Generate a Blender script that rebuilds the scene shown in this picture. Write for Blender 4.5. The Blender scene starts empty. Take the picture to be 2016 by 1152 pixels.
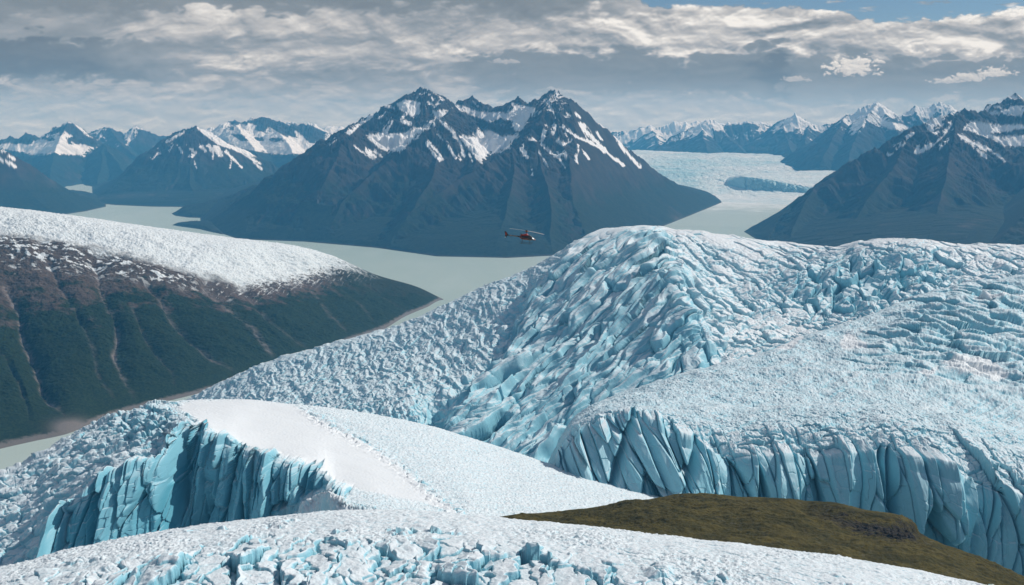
import bpy, math, random
import numpy as np
C = bpy.context.scene.collection
SC = bpy.context.scene
Q = 1.0            # mesh resolution factor
H = 1000.0         # camera height above the lake
F = 1960.0
PITCH = math.atan(336/1960.0)
CT, ST = math.cos(PITCH), math.sin(PITCH)

# ---------------------------------------------------------------- points
def tans(px, py):
    px = np.asarray(px, float); py = np.asarray(py, float)
    cx = (px-1008)/F; cy = (576-py)/F
    y = CT+cy*ST; z = -ST+cy*CT
    return cx/y, z/y                       # x/Y , (z-H)/Y
def ylake(px, py):
    return -H/tans(px, py)[1]
def W(px, py, Y):
    a, t = tans(px, py)
    return np.array([a*Y, Y, H+t*Y])
def proj(x, y, z):
    z = z-H
    d = y*CT-z*ST
    u = y*ST+z*CT
    return 1008+F*x/d, 576-F*u/d

# ---------------------------------------------------------------- noise
from concurrent.futures import ThreadPoolExecutor
_EX = ThreadPoolExecutor(4)
_R = np.random.RandomState(7)
_TA = (_R.rand(512*512)*6.2831853)
_GX = np.cos(_TA).astype(np.float32); _GY = np.sin(_TA).astype(np.float32)
_TB = _R.rand(512*512).astype(np.float32)
def _ix(ix, iy, s):
    return (((ix+int(s)*73) & 511) << 9) | ((iy+int(s)*151) & 511)
def _h(ix, iy, s):
    return _TB[_ix(np.asarray(ix).astype(np.int32), np.asarray(iy).astype(np.int32), s)]
def par(f):
    """run an elementwise array function in row chunks on all cores"""
    def g(x, y, *a, **k):
        x, y = np.broadcast_arrays(np.asarray(x, np.float32), np.asarray(y, np.float32))
        n = x.shape[0]
        if x.size < 60000: return f(x, y, *a, **k)
        m = max(4, min(n, x.size//40000))
        cut = np.linspace(0, n, m+1).astype(int)
        rs = list(_EX.map(lambda i: f(x[cut[i]:cut[i+1]], y[cut[i]:cut[i+1]], *a, **k), range(m)))
        if isinstance(rs[0], tuple): return tuple(np.concatenate(q) for q in zip(*rs))
        return np.concatenate(rs)
    return g
def gn_(x, y, s=0):
    fx = np.floor(x); fy = np.floor(y); ix = fx.astype(np.int32); iy = fy.astype(np.int32); fx = x-fx; fy = y-fy
    ux = fx*fx*fx*(fx*(fx*6-15)+10); uy = fy*fy*fy*(fy*(fy*6-15)+10)
    s = int(s)
    X0 = ((ix+s*73) & 511) << 9; X1 = ((ix+(s*73+1)) & 511) << 9; Y0 = (iy+s*151) & 511; Y1 = (iy+(s*151+1)) & 511
    i = X0 | Y0; a = _GX[i]*fx+_GY[i]*fy
    i = X1 | Y0; b = _GX[i]*(fx-1)+_GY[i]*fy
    a += (b-a)*ux
    i = X0 | Y1; c = _GX[i]*fx+_GY[i]*(fy-1)
    i = X1 | Y1; d = _GX[i]*(fx-1)+_GY[i]*(fy-1)
    c += (d-c)*ux
    return np.float32(1.5)*(a+(c-a)*uy)
gn = par(gn_)
@par
def fbm(x, y, o=5, s=0, gain=.5, lac=2.03):
    r = 0; a = 1; t = 0
    for i in range(o):
        r = r+np.float32(a)*gn_(x, y, s+i*17); t += a; a *= gain; x = x*lac+3.7; y = y*lac-5.1
    return r*np.float32(1.6/t)
@par
def ridged(x, y, o=4, s=0, gain=.5, lac=2.07):
    r = 0; a = 1; t = 0
    for i in range(o):
        r = r+np.float32(a)*(1-2*np.abs(gn_(x, y, s+i*13))); t += a; a *= gain; x = x*lac+1.7; y = y*lac-2.3
    return r*np.float32(1/t)
def worley(x, y, s=0, jit=.9):
    gx = np.floor(x); gy = np.floor(y); ix = gx.astype(np.int32); iy = gy.astype(np.int32); x = x-gx; y = y-gy
    f1 = np.full(x.shape, 9., np.float32); f2 = np.full(x.shape, 9., np.float32)
    cx = np.zeros(x.shape, np.int32); cy = np.zeros(x.shape, np.int32); qx = np.zeros(x.shape, np.float32); qy = np.zeros(x.shape, np.float32)
    jit = np.float32(jit)
    for dx in (-1, 0, 1):
        for dy in (-1, 0, 1):
            jx = ix+dx; jy = iy+dy
            ax = x-(dx+np.float32(.5)+jit*(_h(jx, jy, s)-np.float32(.5))); ay = y-(dy+np.float32(.5)+jit*(_h(jx, jy, s+7)-np.float32(.5)))
            d = ax*ax+ay*ay
            m = d < f1
            f2 = np.where(m, f1, np.minimum(f2, d)); f1 = np.where(m, d, f1)
            cx[m] = jx[m]; cy[m] = jy[m]; qx[m] = ax[m]; qy[m] = ay[m]
    f1 = np.sqrt(f1); f2 = np.sqrt(f2)
    return f1, f2-f1, cx, cy, qx, qy
@par
def facets(x, y, s=0, tilt=1.0, crack=.12, cd=.5):
    """broken blocks: every cell is a tilted plane of its own; returns height, crack mask"""
    f1, e, cx, cy, qx, qy = worley(x, y, s)
    hh = _h(cx, cy, s+31)-.5
    gx = _h(cx, cy, s+41)-.5; gy = _h(cx, cy, s+51)-.5
    c = np.exp(-(e/crack)**2)
    return hh+tilt*(gx*qx+gy*qy)*2-cd*c, c
def sst(a, b, x):
    t = np.clip((x-a)/(b-a), 0, 1); return t*t*(3-2*t)

# ---------------------------------------------------------------- interpolation
def pchip(xk, yk, x):
    xk = np.asarray(xk, float); yk = np.asarray(yk, float)
    sh = (-1,)+(1,)*(yk.ndim-1)
    h = np.diff(xk).reshape(sh); d = np.diff(yk, axis=0)/h
    m = np.zeros_like(yk); m[0] = d[0]; m[-1] = d[-1]
    p = d[:-1]*d[1:]
    m[1:-1] = np.where(p > 0, 2*p/np.where(p > 0, d[:-1]+d[1:], 1), 0)
    x = np.clip(x, xk[0], xk[-1])
    i = np.clip(np.searchsorted(xk, x, side='right')-1, 0, len(xk)-2)
    hi = (xk[i+1]-xk[i]); t = (x-xk[i])/hi
    if yk.ndim > 1: t = t.reshape((-1,)+(1,)*(yk.ndim-1)); hi = hi.reshape(t.shape)
    a = 2*t**3-3*t*t+1; b = t**3-2*t*t+t; c = -2*t**3+3*t*t; e = t**3-t*t
    return a*yk[i]+b*hi*m[i]+c*yk[i+1]+e*hi*m[i+1]
def curve(pts, A):
    """control points (px, py, Y or None for on the lake) -> Y(a), z(a)"""
    P = []
    for p in pts:
        Y = p[2] if p[2] is not None else ylake(p[0], p[1])
        w = W(p[0], p[1], Y); P.append((w[0]/w[1], w[1], w[2]))
    P.sort(); P = np.array(P)
    r = pchip(P[:, 0], P[:, 1:], A)
    return r[:, 0], r[:, 1]

# ---------------------------------------------------------------- mesh
def tag(o, label=None, cat=None, group=None, kind=None):
    if label: o['label'] = label
    if cat: o['category'] = cat
    if group: o['group'] = group
    if kind: o['kind'] = kind
    return o
def grid_mesh(name, X, Y, Z, mat, attrs={}, smooth=True):
    nv, nu = X.shape
    co = np.stack([X, Y, Z], -1).reshape(-1).astype(np.float32)
    i = np.arange(nv*nu, dtype=np.int32).reshape(nv, nu)
    q = np.stack([i[:-1, :-1], i[:-1, 1:], i[1:, 1:], i[1:, :-1]], -1).reshape(-1)
    n = len(q)//4
    me = bpy.data.meshes.new(name)
    me.vertices.add(nv*nu); me.vertices.foreach_set('co', co)
    me.loops.add(len(q)); me.loops.foreach_set('vertex_index', q)
    me.polygons.add(n); me.polygons.foreach_set('loop_start', np.arange(0, 4*n, 4, dtype=np.int32))
    me.update(calc_edges=True)
    if smooth: me.polygons.foreach_set('use_smooth', np.ones(n, dtype=bool))
    for k, v in attrs.items():
        at = me.attributes.new(k, 'FLOAT', 'POINT')
        at.data.foreach_set('value', np.broadcast_to(v, X.shape).reshape(-1).astype(np.float32))
    me.materials.append(mat)
    o = bpy.data.objects.new(name, me); C.objects.link(o)
    return o
def normals(X, Y, Z):
    du = np.stack([np.gradient(X, axis=1), np.gradient(Y, axis=1), np.gradient(Z, axis=1)], -1)
    dv = np.stack([np.gradient(X, axis=0), np.gradient(Y, axis=0), np.gradient(Z, axis=0)], -1)
    n = np.cross(du, dv); n /= np.linalg.norm(n, axis=-1, keepdims=True)+1e-9
    return n, np.linalg.norm(dv, axis=-1)
def blur(z, k):
    for ax in (0, 1):
        for _ in range(2):
            p = [(0, 0), (0, 0)]; p[ax] = (k+1, k)
            c = np.cumsum(np.pad(z, p, mode='edge'), axis=ax)
            n = z.shape[ax]
            z = (np.take(c, range(2*k+1, n+2*k+1), axis=ax)-np.take(c, range(0, n), axis=ax))/(2*k+1)
    return z
def loft(curves, px0, px1, nu, rows, pyref=600):
    a0 = (px0-1008)/F; a1 = (px1-1008)/F
    A = np.linspace(a0, a1, int(nu*Q))
    ys = []; zs = []
    for c in curves:
        if isinstance(c, tuple) and c[0] == 'off':
            _, j, dy, dz = c
            y = ys[j]+dy; z = zs[j]+dz
        elif isinstance(c, tuple) and c[0] == 'lvl':
            _, j, dy, zz = c
            y = ys[j]+dy; z = np.full_like(ys[j], zz)
        else: y, z = curve(c, A)
        ys.append(y); zs.append(z)
    K = len(ys)
    t = np.concatenate([np.linspace(i, i+1, max(3, int(r*Q)), endpoint=False) for i, r in enumerate(rows)]+[[K-1.0]])
    Y = pchip(np.arange(K), np.array(ys), t); Z = pchip(np.arange(K), np.array(zs), t)
    X = A[None, :]*Y
    B = np.concatenate([np.zeros((1, len(A))), np.cumsum(np.hypot(np.diff(Y, axis=0), np.diff(Z, axis=0)), axis=0)])
    T = np.repeat(t[:, None], len(A), 1)
    return X, Y, Z, B, T
def dseg(x, y, pts):
    """distance to a polyline"""
    d = np.full(x.shape, 1e9)
    for (x0, y0), (x1, y1) in zip(pts[:-1], pts[1:]):
        vx, vy = x1-x0, y1-y0; L = vx*vx+vy*vy+1e-9
        t = np.clip(((x-x0)*vx+(y-y0)*vy)/L, 0, 1)
        d = np.minimum(d, np.hypot(x-x0-t*vx, y-y0-t*vy))
    return d
def inpoly(x, y, poly):
    r = np.zeros(x.shape, bool); n = len(poly)
    for i in range(n):
        x0, y0 = poly[i]; x1, y1 = poly[(i+1) % n]
        if y0 == y1: continue
        m = ((y0 > y) != (y1 > y)) & (x < (x1-x0)*(y-y0)/(y1-y0)+x0)
        r ^= m
    return r
def sdpoly(x, y, poly):
    """positive inside"""
    d = dseg(x, y, list(poly)+[poly[0]])
    return np.where(inpoly(x, y, poly), d, -d)

# ---------------------------------------------------------------- materials
def newmat(name):
    m = bpy.data.materials.new(name); m.use_nodes = True
    nt = m.node_tree; nt.nodes.clear()
    out = nt.nodes.new('ShaderNodeOutputMaterial'); b = nt.nodes.new('ShaderNodeBsdfPrincipled')
    nt.links.new(b.outputs[0], out.inputs[0])
    return m, nt, b
def N(nt, t, **kw):
    n = nt.nodes.new(t)
    for k, v in kw.items():
        if k in n.inputs: n.inputs[k].default_value = v
        else: setattr(n, k, v)
    return n
def attr(nt, name):
    return N(nt, 'ShaderNodeAttribute', attribute_name=name).outputs['Fac']
def noise(nt, scale, detail=4, rough=.6, vec=None, stretch=None):
    tc = nt.nodes.new('ShaderNodeTexCoord')
    mp = nt.nodes.new('ShaderNodeMapping')
    nt.links.new(tc.outputs['Object'] if vec is None else vec, mp.inputs[0])
    if stretch: mp.inputs['Scale'].default_value = stretch
    n = N(nt, 'ShaderNodeTexNoise', Scale=scale, Detail=detail, Roughness=rough)
    nt.links.new(mp.outputs[0], n.inputs['Vector'])
    return n.outputs['Fac']
def math_(nt, op, a, b=None, c=None, clamp=False):
    n = nt.nodes.new('ShaderNodeMath'); n.operation = op; n.use_clamp = clamp
    for i, v in enumerate((a, b, c)):
        if v is None: continue
        if isinstance(v, (int, float)): n.inputs[i].default_value = v
        else: nt.links.new(v, n.inputs[i])
    return n.outputs[0]
def mixc(nt, f, a, b):
    n = nt.nodes.new('ShaderNodeMix'); n.data_type = 'RGBA'
    for sock, v in ((n.inputs[0], f), (n.inputs[6], a), (n.inputs[7], b)):
        if isinstance(v, (int, float)): sock.default_value = v
        elif isinstance(v, tuple): sock.default_value = (*v, 1)
        else: nt.links.new(v, sock)
    return n.outputs[2]
def ramp(nt, f, lo, hi, a=0., b=1.):
    n = nt.nodes.new('ShaderNodeMapRange'); n.interpolation_type = 'SMOOTHSTEP'
    nt.links.new(f, n.inputs[0])
    for i, v in enumerate((lo, hi, a, b)): n.inputs[i+1].default_value = v
    return n.outputs[0]
def bump(nt, b, hgt, dist, strength=1.0, prev=None):
    n = nt.nodes.new('ShaderNodeBump'); n.inputs['Distance'].default_value = dist; n.inputs['Strength'].default_value = strength
    nt.links.new(hgt, n.inputs['Height'])
    if prev: nt.links.new(prev, n.inputs['Normal'])
    nt.links.new(n.outputs[0], b.inputs['Normal'])
    return n.outputs[0]
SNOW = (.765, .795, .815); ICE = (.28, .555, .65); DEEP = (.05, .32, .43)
def ice_mat(name, s, bd, speck=.5, stretch=None, dirty=0.):
    """firn over blue ice. attrs: ice (0 snow - 1 ice), deep (clear blue ice, with scattered light in recesses put into the colour)"""
    m, nt, b = newmat(name)
    ice = attr(nt, 'ice'); deep = attr(nt, 'deep'); sm = attr(nt, 'smooth')
    n1 = noise(nt, s, 5, .7, stretch=stretch); n2 = noise(nt, s*.17, 4, .6, stretch=stretch)
    inv = math_(nt, 'SUBTRACT', 1.0, sm)
    sp = math_(nt, 'MULTIPLY', math_(nt, 'MULTIPLY', math_(nt, 'SUBTRACT', n1, .5), 2.2*speck), inv)
    sp2 = math_(nt, 'MULTIPLY', math_(nt, 'MULTIPLY', math_(nt, 'SUBTRACT', n2, .5), 1.2*speck), inv)
    f = math_(nt, 'ADD', math_(nt, 'ADD', ice, sp), sp2, clamp=True)
    col = mixc(nt, f, SNOW, ICE)
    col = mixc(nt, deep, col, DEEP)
    nt.links.new(col, b.inputs['Base Color'])
    b.inputs['Roughness'].default_value = .55
    b.inputs['Specular IOR Level'].default_value = .3
    hh = math_(nt, 'MULTIPLY', n1, inv)
    bump(nt, b, hh, bd, .9)
    return m
def land_mat(name, s, bd, veg=(.022, .036, .016), rock=(.085, .066, .06), scree=(.17, .155, .15), snow=(.80, .81, .83)):
    m, nt, b = newmat(name)
    n1 = noise(nt, s, 6, .65); n2 = noise(nt, s*4.1, 5, .7)
    r = mixc(nt, ramp(nt, n1, .3, .7), tuple(c*.62 for c in rock), tuple(c*1.25 for c in rock))
    v = mixc(nt, ramp(nt, n2, .35, .65), tuple(c*.55 for c in veg), (veg[0]*1.9, veg[1]*1.6, veg[2]*1.3))
    col = mixc(nt, attr(nt, 'veg'), r, v)
    col = mixc(nt, attr(nt, 'scree'), col, scree)
    col = mixc(nt, attr(nt, 'snow'), col, snow)
    nt.links.new(col, b.inputs['Base Color'])
    b.inputs['Roughness'].default_value = .95; b.inputs['Specular IOR Level'].default_value = .15
    bump(nt, b, n1, bd, .8)
    return m

# ================================================================ LAKE
def build_lake():
    m, nt, b = newmat('glacial_water')
    n0 = noise(nt, .0006, 4, .55, stretch=(1, .35, 1)); n1 = noise(nt, .004, 5, .6, stretch=(1, .4, 1)); n2 = noise(nt, .05, 3, .6)
    c = mixc(nt, ramp(nt, n0, .3, .7), (.36, .455, .415), (.43, .51, .47))
    c = mixc(nt, ramp(nt, n1, .45, .75, 0, .35), c, (.50, .57, .54))
    nt.links.new(c, b.inputs['Base Color'])
    b.inputs['Roughness'].default_value = .42; b.inputs['IOR'].default_value = 1.33
    b.inputs['Specular IOR Level'].default_value = .35
    bump(nt, b, n2, .5, .25)
    xs = np.linspace(-21000, 21000, 60); ys = np.linspace(-4000, 26000, 60)
    X, Y = np.meshgrid(xs, ys)
    tag(grid_mesh('lake', X, Y, X*0, m), 'milky grey green glacial lake winding between the mountains', 'lake', kind='structure')

# ================================================================ MOUNTAINS
def massif(name, ridges, px0, px1, Y0, Y1, nx, ny, k=.7, D=1200., shore=None, ped=250., flute=45., lam=260., seed=1,
           snowfn=None, zveg=600., mat=None, base=-20., rough=28., closed=False, label='', cat='mountain', far=False):
    A = np.linspace((px0-1008)/F, (px1-1008)/F, int(nx*Q)); V = np.linspace(0, 1, int(ny*Q))
    Yv = Y0*(Y1/Y0)**V
    A2, Y = np.meshgrid(A, Yv); X = A2*Y
    wx = X+60*fbm(X/500, Y/500, 3, seed+90); wy = Y+60*fbm(X/500+9, Y/500, 3, seed+91)
    Hh = np.full(X.shape, -1e4); FL = np.zeros(X.shape); GU = np.zeros(X.shape); DR = np.full(X.shape, 1e5)
    for ri, rd in enumerate(ridges):
        kk = k
        if isinstance(rd, dict): kk = rd['k']; rd = rd['p']
        P = [W(p[0], p[1], p[2] if p[2] else ylake(p[0], p[1])) for p in rd]
        s0 = 0.
        for p, q in zip(P[:-1], P[1:]):
            vx, vy = q[0]-p[0], q[1]-p[1]; L = math.hypot(vx, vy)+1e-6
            # the warp fades out at the crest so that the skyline keeps its place
            t0 = ((X-p[0])*vx+(Y-p[1])*vy)/(L*L); tc = np.clip(t0, 0, 1)
            d0 = np.hypot(X-p[0]-tc*vx, Y-p[1]-tc*vy)
            if Hh.size and (max(p[2], q[2])-D*(1-np.exp(-kk*d0.min()/D))) < -1e9: continue
            w = sst(0, 350, d0)
            if ri: w = .35+.65*w
            ux = X+(wx-X)*w; uy = Y+(wy-Y)*w
            t = np.clip(((ux-p[0])*vx+(uy-p[1])*vy)/(L*L), 0, 1)
            d = np.hypot(ux-p[0]-t*vx, uy-p[1]-t*vy)
            z = p[2]+(q[2]-p[2])*t
            side = np.where((X-p[0])*vy-(Y-p[1])*vx > 0, 37.3, 0)
            s = s0+t0.clip(-.6, 1.6)*L
            near = z-D*(1-np.exp(-kk*d/D))
            m = near > Hh-260
            if m.any():
                fl = np.zeros(X.shape)
                sm, dm = s[m]/lam+side[m]+ri*11.3, d[m]
                g2 = ridged(sm*1.35+5+.3*gn(dm/260, sm), dm/(lam*8), 3, seed+6); gg = np.zeros(X.shape); gg[m] = g2
                fl[m] = .62*ridged(sm+.25*gn(dm/300, sm), dm/(lam*7), 3, seed+3)+.30*ridged(sm*2.7, dm/(lam*4), 2, seed+5)-.62*g2+.35
                hs = near+flute*(fl-.1)*sst(0, 260, d)
                jg = np.zeros(X.shape); jg[m] = ridged(s[m]/(100*lam/230)+ri*5.1, s[m]*0+.37+ri, 4, seed+9, .65)-.62
                hs = hs+58*(lam/230)**.25*jg*np.exp(-d/(170*lam/230))*sst(350, 800, z)
            else: fl = 0; gg = 0; hs = near
            mm = hs > Hh
            FL = np.where(mm, fl, FL); GU = np.where(mm, gg, GU); DR = np.where(mm, d, DR)
            # smooth maximum
            Hh = np.where(Hh > -9e3, np.maximum(Hh, hs)+18*np.exp(-np.abs(Hh-hs)/26)*0, hs)
            s0 += L
    Hh = Hh+rough*ridged(X/420, Y/420, 5, seed+40, .55)*sst(0, 200, DR)*.8
    hz_ = sst(380, 850, Hh)
    crag = ridged(X/190, Y/190, 5, seed+42, .62)-.45
    Hh = Hh+rough*.5*fbm(X/110, Y/110, 4, seed+41, .6)*(.35+.65*sst(0, 150, DR))+hz_*crag*rough*1.5*(.30+.7*sst(0, 220, DR))
    s_l = ridged(X/60+.5*crag, Y/60, 3, seed+44, .6)
    Hh = Hh+hz_*6*s_l
    dsh = None
    if shore is not None:
        S = [W(p[0], p[1], ylake(p[0], p[1])) for p in shore]
        P = [(q_[0], q_[1]) for q_ in S]
        a_, b_ = S[0], S[-1]; k0 = Y1*1.3/a_[1]; k1 = Y1*1.3/b_[1]
        if not closed: P = [(a_[0]*k0, a_[1]*k0)]+P+[(b_[0]*k1, b_[1]*k1)]
        dsh = sdpoly(X, Y, P)
        dsh = dsh+14*fbm(X/260, Y/260, 3, seed+60)*sst(0, 60, np.abs(dsh))
        pd = ped*(1-np.exp(-.34*np.maximum(dsh, 0)/ped))+12*FL*sst(0, 150, dsh)
        e = 60.
        Hs = np.maximum(Hh, pd)+e*.25*np.exp(-np.abs(Hh-pd)/e)
        lim = .62*dsh+900*sst(300, 1500, dsh)
        Hh = np.where(dsh > 0, np.minimum(Hs, lim), -30)
    ed = np.minimum(A2-A[0], A[-1]-A2)*Y
    Hh = np.minimum(Hh, .8*ed-25)
    Hh = np.maximum(Hh, base)
    px, py = proj(X, Y, Hh)
    n, _ = normals(X, Y, Hh)
    up = np.abs(n[..., 2])
    low = fbm(X/900, Y/900, 4, seed+70); mid = fbm(X/160, Y/160, 5, seed+71, .6); hi = fbm(X/45, Y/45, 4, seed+72, .6)
    cc = (blur(Hh, max(2, int(5*Q)))-Hh)
    snow = snowfn(dict(FL=FL, X=X, Y=Y, Z=Hh, px=px, py=py, up=up, low=low, mid=mid, hi=hi, fl=FL, cc=cc, dr=DR, n=n))
    veg = sst(.15, -.15, (Hh-zveg)/700+.28*low+.18*mid)*sst(.5, .75, up)
    scree = np.clip(sst(.62, .92, GU+.10*hi)*sst(120, 400, DR)*(.45+.8*mid)*sst(-.4, .3, low+.1), 0, .7)
    if dsh is not None: scree = np.maximum(scree, sst(14, 4, Hh)*.5)
    o = grid_mesh(name, X, Y, Hh, mat, dict(snow=snow, veg=veg, scree=scree))
    tag(o, label, cat, kind='structure')
    return o
def snow_auto(line, rng, streak=.9, conc=.015, patch=.5, base=0., bowls=None, rocks=None, streaks=None, steep=.9):
    def f(g):
        s = (g['Z']-line)/rng+base+patch*g['low']+.35*g['mid']+.15*g['hi']-streak*(g['fl']-.50)*1.1+np.clip(g['cc']*conc, -.8, .8)+steep*(g['up']-.78)
        wp = 7*g['mid']+5*g['hi']
        pxw = g['px']+wp; pyw = g['py']+4*g['mid']+3*g['hi']
        for pl in bowls or []:
            s = np.maximum(s, np.clip(sdpoly(pxw, pyw, pl)/4, -2, 1.2)+.45-.45*np.clip(g['mid'], 0, 1)-.4*np.clip(g['hi'], 0, 1))
        for (w, pts) in streaks or []:
            s = np.maximum(s, np.clip((w*(.80+.9*g['mid']+.7*g['hi'])-dseg(g['px']+.55*(pxw-g['px']), pyw, pts))/2.0, -2, 2))
        for pl in rocks or []:
            s = np.minimum(s, -np.clip(sdpoly(pxw, pyw, pl)/4, -2, 2))
        return sst(-.1, .12, s)
    return f

def build_mountains():
    rock = land_mat('mountain_rock', .008, 9., veg=(.010, .018, .012), rock=(.038, .031, .027), scree=(.095, .080, .070))
    # central massif
    R0 = [(612, 305, 10700), (650, 280, 10700), (690, 250, 10800), (720, 234, 10850), (750, 212, 10900), (765, 208, 10900), (790, 193, 11000), (800, 190, 11000), (815, 180, 11000), (826, 171, 11000), (838, 170, 11000), (850, 180, 11000), (870, 206, 10950), (884, 213, 11000),
          (895, 210, 11300), (905, 200, 11400), (918, 198, 11450), (930, 187, 11500), (945, 199, 11450), (960, 208, 11400), (974, 217, 11300), (990, 218, 11200), (1002, 206, 11000), (1010, 196, 10950), (1020, 192, 10900), (1028, 202, 10800), (1040, 204, 10700), (1053, 194, 10600), (1062, 200, 10500), (1074, 184, 10400), (1082, 178, 10350), (1097, 176, 10300),
          (1106, 186, 10300), (1122, 203, 10300), (1132, 199, 10300), (1145, 201, 10330), (1168, 220, 10400), (1180, 229, 10400), (1188, 222, 10450), (1200, 227, 10500), (1220, 243, 10700), (1235, 254, 10800), (1280, 290, 11200), (1340, 343, 11800), (1380, 372, 12100), (1421, 399, 12450)]
    Ra = [(402, 443, 9600), (450, 412, 9600), (500, 375, 9700), (560, 332, 9800), (600, 305, 9850), (640, 277, 9900), (662, 262, 9900), (682, 254, 9900), (700, 268, 9930), (725, 282, 9980), (745, 298, 10000)]
    Ra2 = [(682, 254, 9900), (668, 300, 9500), (640, 360, 9050), (605, 425, 8700), (585, 474, 8450)]
    Ra3 = [(600, 305, 9850), (560, 380, 9300), (510, 440, 8900), (490, 472, 8600)]
    Ra4 = [(682, 254, 9900), (694, 245, 10300), (706, 243, 10800)]
    Rb = [(870, 234, 9900), (848, 246, 9800), (820, 270, 9650), (795, 290, 9500), (740, 335, 9200), (690, 378, 8900), (650, 425, 8600), (615, 475, 8400)]
    Rb2 = [(870, 234, 9900), (872, 285, 9550), (852, 345, 9000), (815, 410, 8450), (775, 460, 8050), (755, 489, 7850)]
    Rb3 = [(870, 234, 9900), (890, 252, 9750), (915, 276, 9600), (932, 298, 9450), (938, 318, 9300)]
    Rb4 = [(870, 234, 9900), (880, 226, 10300), (890, 212, 11000)]
    Rc = [(1092, 177, 10300), (1078, 205, 10050), (1060, 235, 9800), (1040, 262, 9600), (1008, 294, 9350), (960, 320, 9100), (905, 350, 8850), (840, 395, 8500), (785, 440, 8150), (745, 487, 7900)]
    Rc1 = [(1008, 294, 9350), (1012, 340, 9000), (1000, 400, 8400), (985, 460, 7800), (975, 507, 7400)]
    Rc2 = [(1095, 177, 10300), (1098, 225, 9950), (1108, 285, 9500), (1135, 340, 9000), (1160, 400, 8500), (1180, 450, 8050), (1200, 482, 7950)]
    Rc3 = [(1190, 222, 10450), (1212, 280, 10300), (1245, 340, 10100), (1275, 400, 9850), (1300, 448, 9620)]
    Rc4 = [(1040, 262, 9600), (1060, 310, 9250), (1080, 370, 8700), (1085, 430, 8100), (1090, 503, 7500)]
    shore = [(395, 446), (470, 471), (600, 476), (740, 488), (860, 505), (1000, 508), (1100, 503), (1200, 482), (1300, 448), (1380, 416), (1421, 399)]
    bowls = [[(782, 204), (800, 199), (818, 201), (830, 205), (826, 218), (812, 228), (800, 221), (788, 214)],
             [(722, 268), (745, 263), (770, 266), (800, 262), (825, 252), (848, 238), (857, 236), (848, 246), (822, 262), (795, 285), (780, 297), (760, 298), (740, 285)],
             [(898, 207), (915, 212), (945, 222), (975, 223), (1000, 222), (1022, 209), (1050, 213), (1056, 217), (1040, 232), (1025, 252), (1012, 255), (1008, 238), (985, 232), (960, 238), (935, 226), (905, 216)],
             [(905, 268), (925, 270), (948, 272), (975, 270), (1008, 268), (1022, 262), (1000, 284), (965, 303), (942, 318), (930, 300), (918, 285)],
             [(922, 232), (935, 245), (945, 262), (960, 258), (980, 262), (995, 262), (1005, 270), (950, 280), (930, 262)],
             [(853, 219), (878, 217), (872, 230), (858, 232)]]
    rocks = [[(960, 240), (1008, 237), (1009, 262), (990, 270), (968, 258)], [(897, 212), (915, 224), (940, 238), (955, 243), (945, 250), (925, 268), (912, 262), (900, 240)]]
    streaks = [(5, [(688, 262), (705, 245), (732, 228)]), (4, [(760, 262), (768, 245), (772, 235)]), (4, [(790, 238), (808, 245)]), (3, [(762, 210), (775, 212)]), (3, [(748, 232), (758, 220)]),
               (5, [(1145, 245), (1158, 262), (1172, 278), (1185, 292)]), (4, [(1185, 292), (1205, 308), (1228, 326)]), (4, [(1110, 252), (1135, 268), (1165, 282), (1185, 292)]), (4, [(1214, 270), (1224, 290), (1242, 310), (1260, 329)]),
               (4, [(1195, 245), (1205, 252)]), (5, [(1092, 247), (1088, 262)]), (4, [(1070, 262), (1075, 250), (1066, 278)]), (3, [(1040, 274), (1062, 276), (1072, 268)]), (4, [(1028, 282), (1028, 295), (1038, 310)]),
               (3, [(1066, 285), (1082, 300), (1100, 310), (1112, 300), (1116, 312)]), (2, [(1062, 302), (1078, 326)]), (3, [(1098, 278), (1108, 285), (1125, 276)]), (2.5, [(1140, 290), (1134, 305), (1136, 322)]),
               (3, [(1075, 205), (1092, 195)]), (3, [(1085, 214), (1092, 232)]), (3, [(1133, 222), (1142, 232)]), (2.5, [(840, 284), (852, 300), (868, 318)]), (3, [(845, 283), (862, 300), (872, 315)]), (3, [(882, 285), (890, 300), (898, 312)]),
               (3, [(892, 262), (905, 280), (915, 308)]), (3, [(722, 296), (740, 310)]), (2.5, [(740, 300), (752, 308)]), (2, [(985, 300), (1005, 290)]), (3, [(866, 238), (880, 250), (895, 262)]), (1.5, [(1046, 330), (1048, 345)]), (2.5, [(1002, 286), (990, 296), (978, 300)]), (2.5, [(1112, 262), (1118, 274)]), (2.5, [(1150, 300), (1160, 314)]), (2, [(1176, 262), (1186, 276)]), (2.5, [(802, 280), (790, 292)]), (2, [(830, 262), (815, 275)]), (2, [(860, 262), (870, 275)]), (2, [(900, 300), (908, 316)]), (2, [(925, 305), (930, 318)]), (2, [(662, 275), (650, 285)]), (3, [(695, 285), (715, 300), (735, 312)]), (3, [(800, 225), (790, 235)]), (3, [(845, 185), (852, 196)]), (2.5, [(1010, 205), (1016, 214)]), (3, [(930, 198), (940, 208)]), (3, [(1180, 240), (1190, 250)]), (2.5, [(1205, 262), (1215, 275)]), (2, [(1098, 300), (1104, 318), (1112, 330)])]
    massif('mountain', [R0, Ra, Ra2, Ra3, Ra4, Rb, Rb2, Rb3, Rb4, Rc, Rc1, Rc2, Rc3, Rc4], 385, 1430, 7200, 13500, 1150, 620, k=1.05, D=1750, shore=shore, ped=450, flute=120, lam=230, seed=4, rough=40,
           snowfn=snow_auto(1270, 400, streak=.75, patch=.45, conc=.02, bowls=bowls, rocks=rocks, streaks=streaks), zveg=470, mat=rock, label='broad twin peaked mountain with snowy bowls rising from the lake behind the helicopter')
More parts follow.
